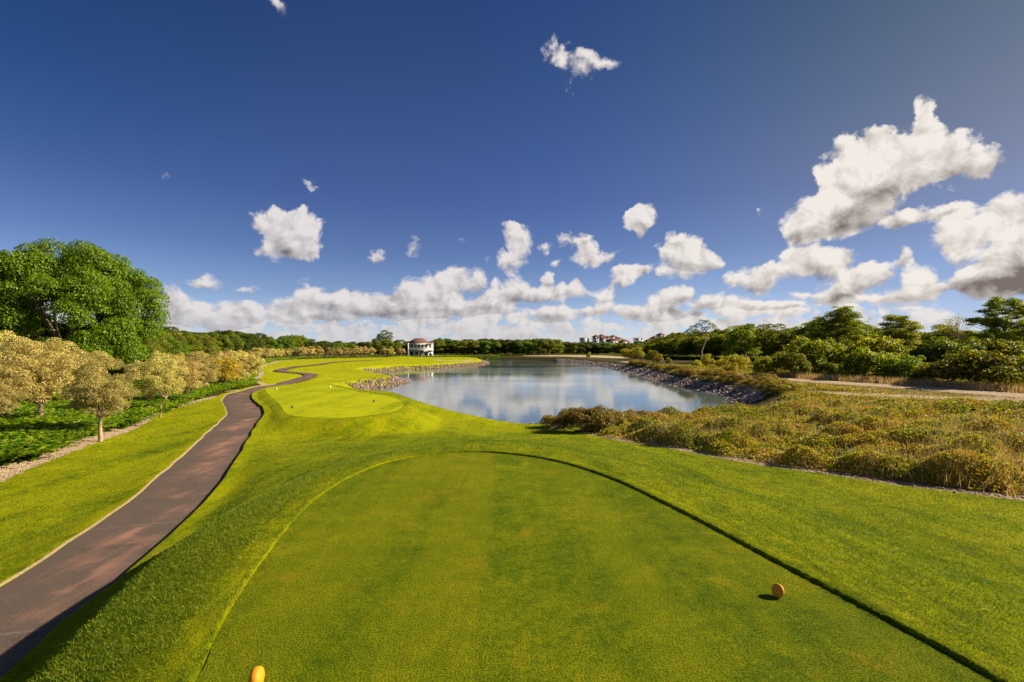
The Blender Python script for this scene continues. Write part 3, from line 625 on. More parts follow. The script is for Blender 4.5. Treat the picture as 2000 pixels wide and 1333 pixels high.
def trunk_mb(base, cl, th, fork=.45, nl=9, wig=.12, stems=1, lean=(0, 0)):
    mb = MB(); cl = sorted(cl, key=lambda c: rng.random()); cz = np.mean([c[2] for c in cl])
    for s in range(stems):
        off = np.array([rng.normal()*.16*(stems > 1), rng.normal()*.16*(stems > 1), 0]) if stems > 1 else np.zeros(3)
        f = np.array([lean[0], lean[1], cz*fork*(1+.15*rng.random())])+off*3
        ts = np.linspace(0, 1, 6)[:, None]
        p = off+(f-off)*ts+np.concatenate([[[0, 0, 0]], rng.normal(size=(5, 3))*[wig, wig, .02]])*ts
        p[0, 2] = -.25
        mb.tube(p, th*(1.25-.45*ts[:, 0])*(1 if stems == 1 else .7), 7)
        top = p[-1]
        for c in cl[s*nl:(s+1)*nl]:
            e = np.array(c[:3]); m = top+(e-top)*.5+np.array([0, 0, -.12*np.linalg.norm(e-top)])+rng.normal(size=3)*wig*.6
            tt = np.linspace(0, 1, 6)[:, None]
            q = (1-tt)**2*top+2*tt*(1-tt)*m+tt**2*e
            mb.tube(q, th*(.55-.45*tt[:, 0])*(1 if stems == 1 else .7), 5)
    return mb
def proto(cl, per, leaf, lm, bm, th, fork=.45, nl=9, stems=1, asp=.55, lean=(0, 0), flatn=.75, up=.25, wig=.12, shell=.35):
    c, nr_ = crown_pts(cl, per, flatn, up, shell)
    v, q = leaves(c, nr_, leaf, asp)
    tb = trunk_mb((0, 0), cl, th, fork, nl, wig, stems, lean)
    tm = mesh('trunk', np.concatenate(tb.v), [np.concatenate(tb.q), np.concatenate(tb.t)], bm, True)
    return mesh('crown', v, q, lm), tm, max(c_[2]+c_[3]*flatn for c_ in cl)
def plant(name, pr, x, y, h, label, cat, group=None, rz=None, wide=1.0, sink=0.0, z=None):
    cm, tm, H = pr; z = hz(x, y) if z is None else z
    o = empty(name, (x, y, z-sink), rng.random()*6.283 if rz is None else rz)
    s = h/H; o.scale = (s*wide, s*wide, s)
    obj('crown', cm, o); obj('trunk', tm, o); return tag(o, label, cat, group)
_ONES = ['', 'first', 'second', 'third', 'fourth', 'fifth', 'sixth', 'seventh', 'eighth', 'ninth', 'tenth', 'eleventh', 'twelfth', 'thirteenth', 'fourteenth', 'fifteenth', 'sixteenth', 'seventeenth', 'eighteenth', 'nineteenth']
_CN = {}
def ordn(base_, frm):
    n = _CN[base_] = _CN.get(base_, 0)+1
    w_ = _ONES[n] if n < 20 else ('twentieth', 'thirtieth', 'fortieth', 'fiftieth')[n//10-2] if n % 10 == 0 else ('twenty', 'thirty', 'forty', 'fifty')[n//10-2]+'-'+_ONES[n % 10]
    return base_+', front rank, '*('forest' in base_)+', '*('forest' not in base_)+w_+' '+frm
def top_h(px_y, d, zg): return (HZ-px_y)*d/F+CH-zg      # height of a thing whose top shows at that row
SKY = [(-400,590),(250,630),(285,628),(310,634),(350,640),(400,646),(430,643),(470,643),(500,649),(540,656),(560,655),(580,653),(600,658),(620,664),(640,661),(680,666),(720,664),(765,660),(800,664),(845,664),(860,658),(900,662),(960,661),(1000,663),(1050,661),(1065,658),(1100,666),(1130,668),(1160,666),(1240,668),(1280,660),(1300,652),(1330,646),(1400,644),(1440,634),(1460,632),(1490,641),(1520,633),(1545,643),(1580,634),(1620,622),(1660,626),(1700,640),(1745,636),(1790,644),(1850,640),(1900,640),(1950,640),(2400,600)]
def skyl(px): return float(np.interp(px, [a for a, b in SKY], [b for a, b in SKY]))
# ---------------------------------------------------------------- kinds of tree, each grown a few times
P_for = [proto(clumps(3.9, 3.9, 4.6, 5.1, 60, .8, 1.5, -.85), 150, .33, m_dark, m_bark, .16) for _ in range(4)]
P_forf = [proto(clumps(4.2, 4.2, 4.8, 4.9, 44, .9, 1.8, -.9), 60, .50, m_dark, m_bark, .18, nl=5) for _ in range(3)]
P_forn = [proto(clumps(4.0, 4.0, 4.6, 5.2, 90, .7, 1.4, -.85), 330, .21, m_dark, m_bark, .17) for _ in range(2)]
P_dry = [proto(clumps(4.3, 4.3, 4.3, 4.9, 76, .7, 1.5, -.85, .5, .35), 175, .28, m_right, m_bark2, .12, .55, 12, 2) for _ in range(4)]
P_sil = [proto(clumps(2.1, 2.1, 1.7, 2.55, 115, .20, .64, -.72, .35, .42), 1650, .085, m_silver, m_bark2, (.12, .12, .075)[s_], .42, 14, (1, 1, 2)[s_], .42, ((.5, 0), (0, 0), (0, 0))[s_], wig=.09) for s_ in range(3)]
P_silf = [proto(clumps(2.1, 2.1, 1.75, 2.3, 50, .22, .78, -.85, .35, .6), 420, .20, m_silver, m_bark2, .08, .42, 7, 2, .45) for _ in range(5)]
P_gold = [proto(clumps(1.9, 1.9, 1.6, 2.2, 34, .4, .85, -.8, .4, .2), 300, .19, m_gold, m_bark2, .07, .4, 7, 2, .5) for _ in range(2)]
# ---- the great dark fig at the left
cl = clumps(9.6, 8.2, 6.8, 6.9, 250, 1.0, 2.0, -.75, .66, .10)
P_fig = proto(cl, 300, .22, m_big, m_bark, .45, .5, 14, flatn=.8)
xf, yf = -39.5, 45.
plant('fig_tree', P_fig, xf, yf, top_h(470, yf, hz(xf, yf)), 'huge dense green tree towering over the silvery trees at the far left', 'tree', None, .6, .80)
cl = clumps(7.0, 6.5, 6.0, 6.2, 140, 1.0, 1.9, -.7, .62, .15)
P_fig2 = proto(cl, 280, .22, m_big, m_bark, .35, .5, 12, flatn=.8)
plant('fig_tree', P_fig2, -49., 44., top_h(500, 44, -1.4), 'dense dark green tree cut by the left edge, beside the huge round one', 'tree', None, 1.2)
# ---- silvery trees between the ferns and the lawn
NEARS = [(68,838,26.0,655,1.0,0,'silvery olive tree with a leaning bare pinkish trunk among the ferns'),
 (196,862,22.9,686,.82,1,'round silvery olive tree standing alone on the pale gravel strip'),
 (308,812,31.0,682,.84,2,'silvery olive tree with two slim trunks beside the bend of the gravel strip'),
 (-25,872,23.0,700,.95,1,'low silvery olive tree cut by the left edge, crown down to the ferns')]
for px, py, d, ty, wd, k, lb in NEARS:
    x = (px-1000)/F*d; plant('silver_tree', P_sil[k], x, d, top_h(ty, d, hz(x, d)), lb, 'tree', None, k*2.1, wd, .05)
MORE = [(5,33,641,1,'tall yellowish olive tree behind the low silvery crown at the left edge'),(125,34,656,0,'yellowish olive tree in shade between the leaning trunk and the lone silvery tree'),(345,36,686,2,'silvery tree close behind the one with two slim trunks'),(385,43,690,0,'small silvery tree above the ferns, right of the two slim trunks'),(262,37,705,1,'dim olive tree half hidden right of the lone round silvery tree'),(60,38,668,2,'olive tree filling the gap behind the leaning pinkish trunk')]
MORE = [m_ for m_ in MORE if m_[0] != 262]
for px, d, ty, k, lb in MORE:
    x = (px-1000)/F*d; plant('silver_tree', P_sil[k], x, d, top_h(ty, d, hz(x, d)), lb, 'tree', None, None, 1.05, .1)
line = spline([(-31,47),(-33.5,53),(-35,60),(-38.5,68),(-42.5,77),(-48,88),(-54,100),(-60,113),(-66,128),(-73,145),(-80,163),(-86,182),(-86,203),(-79,222),(-66,240),(-50,252),(-36,258)], .5)
acc_ = 0; last = line[0]
for p in line[1:]:
    acc_ += np.linalg.norm(p-last); last = p
    gap = 4.0 if p[1] < 110 else 4.6
    if acc_ > gap*(.8+.4*rng.random()):
        acc_ = 0; near_ = p[1] < 100
        x, y = p[0]-rng.random()*2.2, p[1]+rng.normal()*.8
        if 790 < 1000+x/y*F < 852: continue
        h = float(np.interp(y, [45, 100, 150, 220, 260], [2.5, 2.5, 3.2, 4.3, 4.5]))+rng.random()*1.1
        plant('silver_tree', P_silf[int(rng.integers(5))], x, y, h, ordn('silvery olive tree of the row edging the fairway', 'from the path bend'), 'tree', 'silvery trees edging the fairway')
for i_ in range(16):
    y = 46+i_*2.9; x = float(np.interp(y, line[:, 1][:200], line[:, 0][:200]))-3.5-rng.random()*7
    g_ = rng.random() < .55
    if g_: plant('gold_tree', P_gold[int(rng.integers(2))], x, y, 2.6+rng.random()*1.0, ordn('golden yellow tree in the thicket', 'from the nearest'), 'tree', 'golden trees in the thicket')
    else: plant('silver_tree', P_silf[int(rng.integers(5))], x, y, 2.7+rng.random()*.9, ordn('silvery olive tree set back in the thicket', 'from the nearest'), 'tree', 'silvery trees set back in the thicket')
strip_x = lambda y: float(np.interp(y, [45, 50, 56.5, 60.5, 66.5, 76, 88, 101], [-26.3, -27.8, -27.6, -29.4, -33.5, -37.5, -43, -50]))
for i_ in range(30):
    y = 43+i_*1.85+rng.random(); x = strip_x(y)-1.6-rng.random()*3.2
    if rng.random() < .35: plant('gold_tree', P_gold[int(rng.integers(2))], x, y, 2.3+rng.random()*1.0, ordn('golden yellow tree close to the sandy edge', 'from the nearest'), 'tree', 'golden trees by the sandy edge')
    else: plant('silver_tree', P_silf[int(rng.integers(5))], x, y, 2.5+rng.random()*1.0, ordn('silvery olive tree close to the sandy edge', 'from the nearest'), 'tree', 'silvery trees by the sandy edge')
# ---- forest belts
def belt(pts, rows, gap, depth, protos, label, group, cfrom, name='forest_tree', frac=(.72, 1.0), lim=999, wide=(1.0, 1.35)):
    ln = spline(pts, 1.0); n_ = 0
    t_ = np.gradient(ln, axis=0); t_ /= np.linalg.norm(t_, axis=1)[:, None]; nn = np.stack([-t_[:, 1], t_[:, 0]], 1)
    if (nn[len(nn)//2]@ln[len(ln)//2]) < 0: nn = -nn            # away from the camera
    for r_ in range(rows):
        s = gap*(.3+.35*r_)
        while s < len(ln)-1 and n_ < lim:
            i_ = int(s); p = ln[i_]+nn[i_]*(r_*depth+rng.normal()*depth*.18)
            s += gap*(.75+.5*rng.random())
            px = 1000+p[0]/p[1]*F; d = p[1]; zg = hz(*p)
            full = top_h(skyl(px), d, zg); k = frac[0]+(frac[1]-frac[0])*(r_+1)/rows
            h = max(3.5, full*k*(.93+.14*rng.random())) if r_ < rows-1 else full*(.90+.13*rng.random())
            if h > 17: h = 17
            plant(name, protos[int(rng.integers(len(protos)))], p[0], p[1], h, ordn(label, cfrom) if r_ == 0 else (label+', middle rank' if r_ < rows-1 else label+', rearmost rank'), 'tree', group, wide=wide[0]+(wide[1]-wide[0])*rng.random(), sink=.3); n_ += 1
    return n_
cnt = 0
cnt += belt([(-42,30),(-43,40),(-44,52),(-47,62),(-51,74),(-57,88),(-64,102)], 3, 5.0, 5.5, P_forn, 'dense green forest tree behind the thicket', 'near forest trees on the left', 'from the huge tree', frac=(.80, 1.0))
cnt += belt([(-70,112),(-77,128),(-84,145),(-92,165),(-98,185),(-98,206),(-90,228),(-74,250),(-56,266),(-47,274)], 3, 6.2, 6.5, P_for, 'green forest tree behind the far silvery row', 'forest trees behind the silvery row', 'from the left', frac=(.78, 1.0))
cnt += belt([(-46,290),(-30,296),(-10,300),(15,304),(34,320),(60,326),(80,318)], 3, 6.0, 6, P_forf, 'green tree of the level forest beyond the lake', 'forest trees beyond the lake', 'from the left', frac=(.9, 1.0), wide=(1.15, 1.5))
cnt += belt([(61,250),(66,215),(70,192),(80,182),(90,168),(92,150),(88,134),(86,120),(86,108),(90,98),(98,90),(110,82),(128,74)], 3, 6.0, 6.5, P_dry, 'tree of the dry forest on the right', 'dry forest trees on the right', 'from the lake', 'dry_forest_tree', frac=(.74, 1.0), wide=(.95, 1.25))
print('belt trees', cnt)
# ---- single trees that stand out of the skyline
P_tall = proto([( -1.5,0,6.2,1.5),(1.2,.5,6.8,1.6),(0,-.6,8.3,1.5),(1.9,0,9.1,1.2),(.6,.4,10,1.1),(-.6,.3,7.2,1.4),(2.3,-.3,7.9,1.0),(-2.2,.3,5.2,1.2)], 100, .42, m_dark, m_bark, .22)
x, y = -71., 280.; plant('tall_tree', P_tall, x, y, top_h(645, y, -1.8), 'tall loose tree rising above the forest just left of the white house', 'tree', None, 0, 1.5)
P_dome = proto(clumps(6.5, 6.5, 4.5, 5.5, 60, 1.0, 1.9, -.3, .6, .08), 30, .45, m_big, m_bark, .25)
plant('dome_tree', P_dome, -97., 228., top_h(653, 228, -1.6), 'broad dark green dome shaped tree on the skyline behind the silvery row', 'tree', None, 0, 1.1)
def layered(R0, H, nlay, tilt_=0, seed=0, leaf=.2, per=150, m=None, lean=(0, 0), th=.18, gap=.25):
    """umbrella tree: flat trays of foliage one above the other"""
    cl = []
    for L in range(nlay):
        z = H*(.34+.64*L/(nlay-1)); rr_ = R0*(1-.62*(L/(nlay-1))**1.5)*(.8+.35*rng.random())
        for _ in range(int(9+14*(rr_/R0))):
            a = rng.random()*6.283; k = rr_*(.25+.75*rng.random()**.6)
            cl.append((lean[0]*z/H+math.cos(a)*k+tilt_*L, lean[1]*z/H+math.sin(a)*k, z+rng.normal()*H*.035-.25*k/R0, .5+.95*rng.random()))
    return proto(cl, per, leaf, m or m_right, m_bark, th, .8, 22, 1, .6, lean, .5, .5, .2, .9)
P_lay1 = layered(6.2, 12.6, 10, leaf=.20, per=300)
P_lay2 = layered(4.8, 10, 8, .25, leaf=.20, per=260)
P_lay3 = layered(5.4, 12, 10, .10, leaf=.22, per=240)
plant('umbrella_tree', P_lay1, 77., 80., top_h(576, 80, -1.6), 'tallest umbrella shaped tree with foliage in flat trays near the right edge', 'tree', None, 0, 1.0, z=-1.7)
plant('umbrella_tree', P_lay2, 72., 97., top_h(612, 97, -1.6), 'flat topped tree leaning right with sky showing under its upper trays', 'tree', None, 0, 1.0, z=-1.7)
plant('umbrella_tree', P_lay3, 67., 106., top_h(597, 106, -1.6), 'tall windswept tree, highest point left of the flat topped leaning tree', 'tree', None, 0, 1.15, z=-1.7)
P_thin = proto(clumps(3.2, 3.2, 3.2, 7.5, 60, .3, .6, -.2, .3, .3), 60, .20, m_right, m_bark2, .13, .6, 40)
plant('airy_tree', P_thin, 84., 97., top_h(612, 97, -1.6), 'airy rounded tree with thin twigs just left of the tallest umbrella tree', 'tree', None, 0, 1.0, z=-1.7)
P_sprig = proto([(0,0,9,.5),(.7,0,9.5,.45),(-.6,0,8.6,.4)], 80, .2, m_right, m_bark2, .07, .8, 3)
plant('sprig_tree', P_sprig, 68.5, 99., top_h(620, 99, -1.6), 'thin spindly treetop poking up left of the flat topped leaning tree', 'tree', None, 0, 1.0, z=-1.7)
P_pale = proto([(-3.6,0,8.6,1.3),(-2.2,.5,9.6,1.5),(-.8,0,10.4,1.3),(.3,.3,11.6,1.1),(1.6,0,11.3,1.2),(3.0,0,10.6,1.1),(3.9,.2,10.0,.9),(-1.8,-.4,8.6,1.2),(.8,-.3,9.5,1.2),(2.2,.4,9.8,.9)], 100, .30, m_right, m_bark2, .20, .80, 10, lean=(.6, 0), wig=.35)
plant('slender_tree', P_pale, 61., 165., top_h(624, 165, -1.9), 'slender tree with a pale bare trunk at the left end of the dry forest', 'tree', None, 0, 1.0, z=-1.9)
for px_, d_, ty_, lb in [(1455,150,631,'rounded treetop standing a little proud, right of the slender pale trunk'),(1522,140,631,'treetop with loose twigs on the skyline above the round green bushes'),(1600,118,622,'leafy tree rising left of the highest windswept tree'),(1850,100,632,'broad tree filling the skyline under the airy twiggy tree'),(1700,112,634,'tree on the skyline between the windswept tree and the flat topped one')]:
    x = (px_-1000)/F*d_; plant('dry_forest_tree', P_dry[int(rng.integers(4))], x, d_, top_h(ty_, d_, -1.6), lb, 'tree', None, wide=1.2)
# ---------------------------------------------------------------- shrubs
P_bush = [proto(clumps(2.1, 2.1, 1.9, .75, 60, .25, .85, -.15, .5, .55), 460, .17, m_right, m_bark, .05, .3, 8, 3) for _ in range(3)]
P_bushg = [proto(clumps(1.6, 1.6, 1.4, .7, 44, .2, .62, -.15, .45, .6), 460, .16, m_gold, m_bark, .05, .3, 8, 3) for _ in range(2)]
BU = [(1548,724,76,686,1.35,0,'rounded dark green bush before the dry forest, leftmost of the big ones'),
 (1490,716,80,694,1.0,1,'small bright green bush left of the rounded dark green bush'),
 (1690,740,70,676,1.5,2,'large wide spreading bush above the pale track, right of the rounded one'),
 (1620,745,74,706,1.2,0,'mid green bush on the track edge below the large spreading bush'),
 (1655,752,68,728,.9,1,'small dark bush at the edge of the pale track'),
 (1760,735,66,690,1.5,1,'leafy bush in the middle of the belt behind the pale track'),
 (1790,752,61,716,1.1,2,'low olive bush beside the dry grass behind the pale track'),
 (1900,768,57,682,2.1,0,'very broad low tree shading the right end of the pale track'),
 (1985,775,56,690,1.6,1,'dense bush at the right edge beside the very broad low tree'),
 (1840,700,75,655,1.6,2,'bright topped bushy tree above the very broad low tree'),
 (1720,700,80,655,1.5,0,'bushy tree with dark shaded side in the second rank of the dry forest'),
 (1580,690,85,655,1.5,1,'dark rounded tree behind the rounded green bush'),
 (1940,690,75,660,1.6,0,'leafy tree under the tallest umbrella tree at the right')]
for px, py, d, ty, wd, k, lb in BU:
    x = (px-1000)/F*d; plant('bush', P_bush[k], x, d, max(1.2, top_h(ty, d, hz(x, d))), lb, 'bush', None, None, wd*.62, .1)
BG = [(1385,122,690,1.0,'pale yellow green bush right of the slender tree foot'),(1410,110,694,1.0,'pale grey green bush in the middle of the bank above the stones'),(1440,98,690,.9,'taller pale yellow green bush at the right of the bank group'),(1425,90,706,1.0,'low pale bush in front of the bank group'),(1360,118,702,1.1,'low grey green bush at the left of the bank group'),(1270,165,683,1.0,'yellow green bush near the far end of the stone bank'),(1288,150,690,.9,'bright yellow green bush right of the far stone bank'),(1305,140,697,.8,'small pale bush on the bank above the stones, over orange scrub'),(1245,200,676,1.2,'yellowish bush below the right hand hotel roofs'),(1225,215,680,1.1,'orange tinged bush at the foot of the far hotel trees'),(1150,225,687,.6,'lone small tree on the far sand beside the lake'),(1500,84,706,.7,'small yellow green bush beside the rounded dark bush')]
for px, d, ty, wd, lb in BG:
    x = (px-1000)/F*d; plant('bush', P_bushg[int(rng.integers(2))], x, d, max(1.0, top_h(ty, d, hz(x, d))), lb, 'bush', None, None, wd*.85, .1)
P_redb = [proto(clumps(.85, .7, .62, .42, 40, .16, .34, -.3, .4, .45), 1500, .075, m_red, m_bark, .018, .35, 10, 3, .5) for _ in range(3)]
RB = [(1078,837,36.0,.85,1.1,'low reddish shrub at the left end of the waterside clump'),(1105,842,34.5,1.15,1.0,'reddish green shrub second from the left in the waterside clump'),(1135,846,33.5,1.45,.9,'taller shrub with red tips in the middle of the waterside clump'),(1165,850,33.0,1.5,1.0,'tallest yellow green shrub of the waterside clump'),(1198,846,33.5,1.25,.95,'twiggy shrub right of the tallest one by the water'),(1228,842,34.5,1.1,1.0,'greenish shrub at the right end of the waterside clump'),(1120,838,36.5,1.2,1.1,'shrub set back towards the water behind the waterside clump'),(1255,838,35.5,.95,1.1,'low brown green shrub where the waterside clump meets the scrub')]
for px, py, d, h, wd, lb in RB:
    x = (px-1000)/F*d; plant("shrub", P_redb[int(rng.integers(3))], x, d, h*1.18, lb, 'shrub', None, None, wd*1.05, .06)
# ================================================================ ground cover: ferns, scrub, stones, rough grass
def scatter(poly, n, r0, r1, k, dens=None, A=53):
    """points inside poly, thinning out with distance as r**-k"""
    p = np.asarray(poly); out = []; c = 0; tries = 0
    while c < n and tries < 60:
        m = 60000; u = rng.random(m); e = 2-k
        r = (r0**e+u*(r1**e-r0**e))**(1/e) if abs(e) > 1e-3 else r0*(r1/r0)**u
        a = (rng.random(m)*2-1)*A*math.pi/180; q = np.stack([r*np.sin(a), r*np.cos(a)], 1)
        if dens is not None: q = q[rng.random(len(q)) < dens(q)]
        q = q[inside(q, p)]; out.append(q); c += len(q); tries += 1
    return np.concatenate(out)[:n]
inview = lambda q: (np.abs(q[:, 0]) < q[:, 1]*1.12+2)
def fronds(P, nf, seg, L, wid):
    """arching fronds, each a midrib with pairs of leaflets"""
    n = len(P); z0 = height(P); vs = []
    az2 = rng.random((n, nf))*6.283; ln = L*(.6+.7*rng.random((n, nf))); el_ = .9+.45*rng.random((n, nf))
    pos = np.repeat(np.column_stack([P, z0])[:, None], nf, 1); dirh = np.stack([np.cos(az2), np.sin(az2)], -1)
    perp = np.stack([-np.sin(az2), np.cos(az2)], -1)
    for s in range(seg):
        t0 = (s+.3)/seg
        r_ = ln*t0*np.cos(el_*(1-.55*t0)); z_ = ln*(np.sin(el_)*t0-.62*t0*t0)
        c = pos.copy(); c[..., :2] += dirh*r_[..., None]; c[..., 2] += z_
        w_ = wid*(1-.6*t0)*(.7+.6*rng.random((n, nf)))
        for sd_ in (-1, 1):
            tip = c.copy(); tip[..., :2] += perp*sd_*w_[..., None]+dirh*(.35*w_)[..., None]; tip[..., 2] -= .25*w_
            a = c.copy(); a[..., :2] -= dirh*(ln*.30/seg)[..., None]; b_ = c.copy(); b_[..., :2] += dirh*(ln*.34/seg)[..., None]; b_[..., 2] += ln*.1/seg
            vs.append(np.stack([a, b_, tip], -2).reshape(-1, 3, 3))
    v = np.concatenate(vs).reshape(-1, 3); return v, np.arange(len(v)).reshape(-1, 3)
fern_near = [(-23.0,10)]+[(p[0]+.45, p[1]-.2) for p in gravel_left]+[(-22.3,32.5),(-23.6,36),(-25.5,42),(-27.5,48),(-29,56),(-33,62),(-44,62),(-44,30),(-38,10)]
q = scatter(fern_near, 2600, 12, 75, 2.0)
v1, f1 = fronds(q, 11, 6, 1.55, .24)
tag(obj('ferns', mesh('ferns', v1, f1, m_fern)), 'bright green ferns covering the ground under the silvery trees on the left', 'ferns', kind='stuff')
fern_far = [(-29,55)]+[(x-.8, y) for x, y in strip2[2:]]+[(-84,205),(-76,226),(-58,246),(-38,254),(-8,262),(-6,284),(-40,284),(-75,255),(-96,215),(-92,180),(-74,130),(-60,100),(-52,80),(-46,62)]
fern_right = [(60,262),(64,215),(67,192),(76,180),(84,168),(86,150),(80,134),(76,120),(74,108),(70,98),(66,88),(64,78),(72,68),(86,60),(130,60),(140,100),(110,200),(90,300),(70,320),(30,322),(-48,296),(-44,282),(-20,288),(10,296),(36,310),(52,304)]
q = scatter(fern_right, 5200, 60, 330, 1.3)
v1, f1 = fronds(q, 7, 3, 1.7, .6)
tag(obj('forest_floor', mesh('forest_floor', v1, f1, m_right)), 'shaded undergrowth at the foot of the forest on the right and beyond the lake', 'undergrowth', kind='stuff')
q = scatter(fern_far, 3400, 50, 300, 1.2)
v1, f1 = fronds(q, 7, 3, 1.3, .42)
tag(obj('undergrowth', mesh('undergrowth', v1, f1, m_fern)), 'low green undergrowth at the foot of the tree rows along the fairway', 'undergrowth', kind='stuff')
# ---- scrub on the right: a canopy of small leaves over uneven bushes
def sc_h(P):
    d = np.hypot(P[:, 0], P[:, 1]); x, y = P[:, 0], P[:, 1]
    h = .08+1.15*vnoise(x, y, 1.6)**1.9+.45*(vnoise(x+50, y, .55)-.35)+.25*vnoise(x, y+90, 6)
    tan_ = np.exp(-((x-38)/13)**4-((y-(54-.72*(x-30)))/4.2)**2)                  # trodden tan ground
    h *= 1-.93*tan_
    h *= sm(-F_scrub.at(P, 99), -.05, .9)*.85+.15
    rd = segdist(P, sandpts[0][0], False); h *= .06+.94*sm(rd, 2.6, 10)
    bank = sm(-F_shore.at(P, 99), -11, -3); h *= 1+.45*bank*(x > 20)
    h *= np.clip(1-.55*sm(y+.35*x, 42, 58), .4, 1)
    return np.clip(h*.80, 0, 1.1)
def scd(P):
    return (F_shore.at(P, 99) > 2.0)*(.06+.94*np.clip(sc_h(P)*2.2, 0, 1)**1.3)*(segdist(P, sandpts[0][0], False) > 2.4)
q = scatter(scrub, 330000, 11, 170, 1.75, scd); h = sc_h(q); k = rng.random(len(q)) < np.clip(h*4, .3, 1); q, h = q[k], h[k]
d = np.hypot(q[:, 0], q[:, 1]); u = rng.random(len(q))
z = height(q)+h*(1-.75*u**1.8)+.02
lf = .085*(d/13)**.62
v1, f1 = leaves(np.column_stack([q, z]), np.column_stack([rng.normal(size=(len(q), 2))*.6, np.full(len(q), .7)]), lf, .5, .55)
# leaves take their tint from where they grow: green, olive, straw and rusty patches
t = m_scrub.node_tree; rp = [n_ for n_ in t.nodes if n_.type == 'VALTORGB'][0]
src = rp.inputs[0].links[0].from_socket; pos_ = N(t, 'ShaderNodeNewGeometry').outputs['Position']
pn = NOI(t, pos_, .45, 4, .65).outputs['Fac']
t.links.new(M(t, 'ADD', M(t, 'MULTIPLY', src, .55), SS(t, pn, .30, .70, -.12, .48)), rp.inputs[0])
tag(obj('scrub', mesh('scrub', v1, f1, m_scrub)), 'knee high golden olive scrub covering the ground on the right', 'scrub', kind='stuff')
def blades(q, hgt, wid, lean=.35):
    n = len(q); z = height(q); a = rng.random(n)*6.283; l_ = rng.normal(size=(n, 2))*lean*hgt[:, None]
    wv_ = np.stack([np.cos(a), np.sin(a)], 1)*wid[:, None]*.5
    b0 = np.column_stack([q-wv_, z-.01]); b1 = np.column_stack([q+wv_, z-.01]); t0 = np.column_stack([q+l_, z+hgt])
    return np.stack([b0, b1, t0], 1).reshape(-1, 3), np.arange(3*n).reshape(-1, 3)
q = scatter(scrub, 26000, 11, 120, 1.75, lambda P: scd(P)*np.clip(vnoise(P[:, 0], P[:, 1], 5)*1.5-.3, .08, 1)); h = sc_h(q)+.15+.25*rng.random(len(q))
d = np.hypot(q[:, 0], q[:, 1]); v1, f1 = blades(q, h, .016*(d/13)**.7, .3)
tag(obj('dry_grass', mesh('dry_grass', v1, f1, m_straw)), 'thin straw coloured grass stalks standing up among the scrub', 'dry grass', kind='stuff')
pl = spline([(41,78),(46,66),(48,60),(49,55),(51.5,49),(58,44)], .3)
q = np.concatenate([pl+rng.normal(size=pl.shape)*[1.3, .8] for _ in range(110)]); d = np.hypot(q[:, 0], q[:, 1]); q = q[segdist(q, sandpts[0][0], False) > 1.7]; d = np.hypot(q[:, 0], q[:, 1])
v1, f1 = blades(q, .5+.6*rng.random(len(q)), .05+0*d, .3)
tag(obj('tall_grass', mesh('tall_grass', v1, f1, m_straw)), 'band of tall dry grass between the pale track and the bushes', 'dry grass', kind='stuff')
# ---- stones along the water
def stones(P, size, name, label, zoff=0.0, m=None):
    n = len(P); g = (1+5**.5)/2
    iv = unit(np.array([(-1,g,0),(1,g,0),(-1,-g,0),(1,-g,0),(0,-1,g),(0,1,g),(0,-1,-g),(0,1,-g),(g,0,-1),(g,0,1),(-g,0,-1),(-g,0,1)], float))
    fi = np.array([(0,11,5),(0,5,1),(0,1,7),(0,7,10),(0,10,11),(1,5,9),(5,11,4),(11,10,2),(10,7,6),(7,1,8),(3,9,4),(3,4,2),(3,2,6),(3,6,8),(3,8,9),(4,9,5),(2,4,11),(6,2,10),(8,6,7),(9,8,1)])
    s = size*(.45+.9*rng.random((n, 1, 1))**1.5)*(.6+.8*rng.random((n, 1, 3)))
    v = iv[None]*(1+.28*rng.normal(size=(n, 12, 1)).clip(-1.3, 1.3))*s*.5
    a = rng.random(n)*6.283; c, s_ = np.cos(a)[:, None], np.sin(a)[:, None]
    v = np.stack([v[..., 0]*c-v[..., 1]*s_, v[..., 0]*s_+v[..., 1]*c, v[..., 2]*.85], -1)
    z = np.maximum(height(P), ZW-.12)+size*.12+rng.random(n)*size*.25+zoff
    v += np.column_stack([P, z])[:, None]
    f = (fi[None]+12*np.arange(n)[:, None, None]).reshape(-1, 3)
    return tag(obj(name, mesh(name, v.reshape(-1, 3), f, m or m_rock)), label, 'stones', kind='stuff')
sp = spline(shore[::3], .25, True); osd = lambda d_: offset(sp, d_) if sdist(offset(sp, .5)[:5], shore)[0] > 0 else offset(sp, -d_)
ring = []
for d_ in np.arange(-.4, 4.4, .42):
    p = osd(d_); p = p+rng.normal(size=p.shape)*.16; ring.append(np.column_stack([p, np.full(len(p), d_)]))
ring = np.concatenate(ring); ring = ring[rng.random(len(ring)) < .62]
x, y, dd = ring.T
right = (x > 20) & (y > 52)
stones(np.concatenate([ring[right & (dd < 2.3) & (y < 120), :2]+k_*np.array([.17, .13]) for k_ in (-1, 1)]), .29, 'riprap', 'band of grey broken stones along the right bank of the lake')
stones(ring[right & (dd < 2.2) & (y >= 120), :2], .45, 'riprap', 'stones lining the far bank of the lake below the sand')
left = (x < -9) & (y > 100)
lf_ = left & (dd < 1.8); stones(ring[lf_ & (y < 245), :2], .42, 'riprap', 'brown stones edging the green on the far left shore', 0, m_rockb)
pt_ = (x < -16) & (y > 70) & (y <= 100)
q = np.concatenate([ring[pt_ & (dd < 2.2), :2]+rng.normal(size=(int((pt_ & (dd < 2.2)).sum()), 2))*.2 for _ in range(2)]); stones(q, .34, 'riprap', 'pile of brown broken stones on the point sticking into the lake at left', 0, m_rockb)
